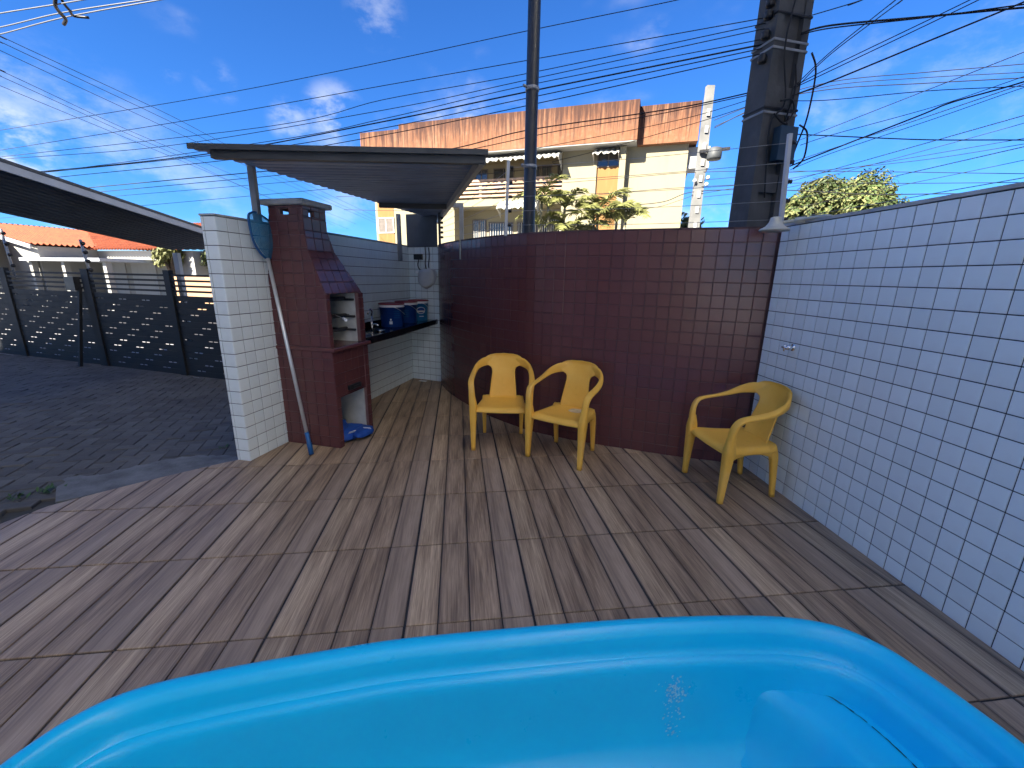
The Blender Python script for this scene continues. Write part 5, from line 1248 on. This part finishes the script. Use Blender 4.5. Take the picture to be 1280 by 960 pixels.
tree('distant_tree', 'distant leafy tree behind the pale slim pole', (12.2, 33, -.45), (12.2, 33, 4.2), (2.0, 1.8, 2.1), 5000, .16, (M['leaf_a'], M['leaf_b']), 6)
tree('distant_tree', 'leafy tree beside the bungalow seen under the carport', (-16.2, 24.5, -.45), (-16.2, 24.5, 1.9), (1.7, 1.5, 1.2), 5000, .11, (M['leaf_a'], M['leaf_b']), 9)
tree('distant_tree', 'small dry ochre tree beside the bungalow eave', (-18.4, 23.2, -.45), (-18.4, 23.2, 2.1), (.7, .7, .8), 1800, .1, (M['palm'], M['leaf_b']), 12)
def palm(base, top, label, seed, nf, ln):
    random.seed(seed); t = thing('areca_palm', label, 'palm', base, group='palms in front of the apartment building'); base = Vector(base)
    for s in range(2):
        e = Vector((base.x + random.uniform(-.3, .3), base.y + random.uniform(-.2, .2), top - ln * .8 + random.uniform(-.75, .05)))
        tr = part('stem', B().tube(catmull([base + Vector((random.uniform(-.1, .1), 0, 0)), base.lerp(e, .5), e], 4), .04, 8).me('stem', True), M['trunk_palm'], t)
        for i in range(nf):
            a = 2 * math.pi * (i + random.random() * .6) / nf; h = Vector((math.cos(a), math.sin(a), 0)); l = ln * random.uniform(.75, 1.15); rise = random.uniform(.8, 1.35)
            sp2 = [e + h * l * f * .8 + Vector((0, 0, l * (rise * f - .85 * f * f))) for f in [k / 14 for k in range(15)]]
            q = B().tube(sp2, [.018 - .001 * k for k in range(15)], 5)
            for k in range(2, 15):
                for sg in (1, -1):
                    for rp_ in (0, .5):
                        p = sp2[k - 1].lerp(sp2[k], rp_); dr = (sp2[k] - sp2[k - 1]).normalized(); sd2 = dr.cross(Vector((0, 0, 1))).normalized() * sg
                        ll = l * .36 * math.sin(math.pi * min(1, (k + 1) / 16)) ** .6 * random.uniform(.8, 1.1); d = (dr * .75 + sd2 + Vector((0, 0, random.uniform(-.35, .25)))).normalized() * ll; w2 = dr * .017
                        q.add([p - w2, p + w2, p + d * .55 + w2 + Vector((0, 0, .02)), p + d - Vector((0, 0, ll * .12)), p + d * .55 - w2 + Vector((0, 0, .02))], [(0, 1, 2, 3, 4)])
            part('frond', q.me('frond'), M['palm'], tr)
for i, (x, y, z, lb) in enumerate(((.75, 13.9, 4.7, 'feathery palm right beside the steel mast'), (1.30, 13.75, 5.0, 'tallest feathery palm before the cream building'), (1.9, 13.55, 4.3, 'feathery palm between two taller palms'), (2.45, 13.4, 4.55, 'feathery palm before the ochre window panel'), (3.0, 13.2, 4.2, 'low feathery palm nearest the pale slim pole'))):
    palm((x, y, -.45), z, lb, 30 + i, 5, 1.2)
# ------------------------------------------------------------------ unseen apartment blocks, added: one shades the yard, one bounces sunlight into it
wm = B().box(-.8, .8, 0, .05, 0, 1.3).me('window'); fm = B().box(-.86, -.8, 0, .07, -.06, 1.36).box(.8, .86, 0, .07, -.06, 1.36).box(-.8, .8, 0, .07, 1.3, 1.36).box(-.8, .8, 0, .07, -.06, 0).box(-.03, .03, .051, .07, 0, 1.3).me('frame')
wm.materials.append(M['glass']); fm.materials.append(M['frame'])
def block(label, x0, x1, y0, y1, h, wins):
    t = thing('unseen_apartment_block', label, 'building', ((x0 + x1) / 2, y1, -.5))
    part('wall', B().box(x0, x1, y0, y1, -.5, h).me('wall'), M['tower'], t)
    part('roof_slab', B().box(x0 - .2, x1 + .2, y0 - .2, y1 + .2, h + .001, h + .25).me('roof_slab'), M['cap'], t)
    for mw in wins: w = part('window', wm, None, t, mw); part('frame', fm, None, w, local=True)
    return t
TB = block('tall pale apartment block whose shadow covers the pool deck', -23.2, -1.7, -14.8, -2.8, 12.0, [Matrix.Translation((-21.8 + i * 2.95, -2.798, 1.2 + k * 2.8)) for i in range(7) for k in range(4)])
part('shading_storey', B().box(-23.1, -9, -14.7, -2.9, 12.251, 14.6).me('shading_storey'), M['tower'], TB)  # unseen raised wing, added so the block's shadow reaches the gate
block('unseen pale apartment block added to bounce sunlight onto the deck', 3.3, 14, -14, 2.5, 19, [Matrix.Translation((3.298, .7 - i * 3.4, 1.2 + k * 2.8)) @ Matrix.Rotation(math.pi / 2, 4, 'Z') for i in range(4) for k in range(6)])  # out of view, put in for the light its sunlit wall reflects
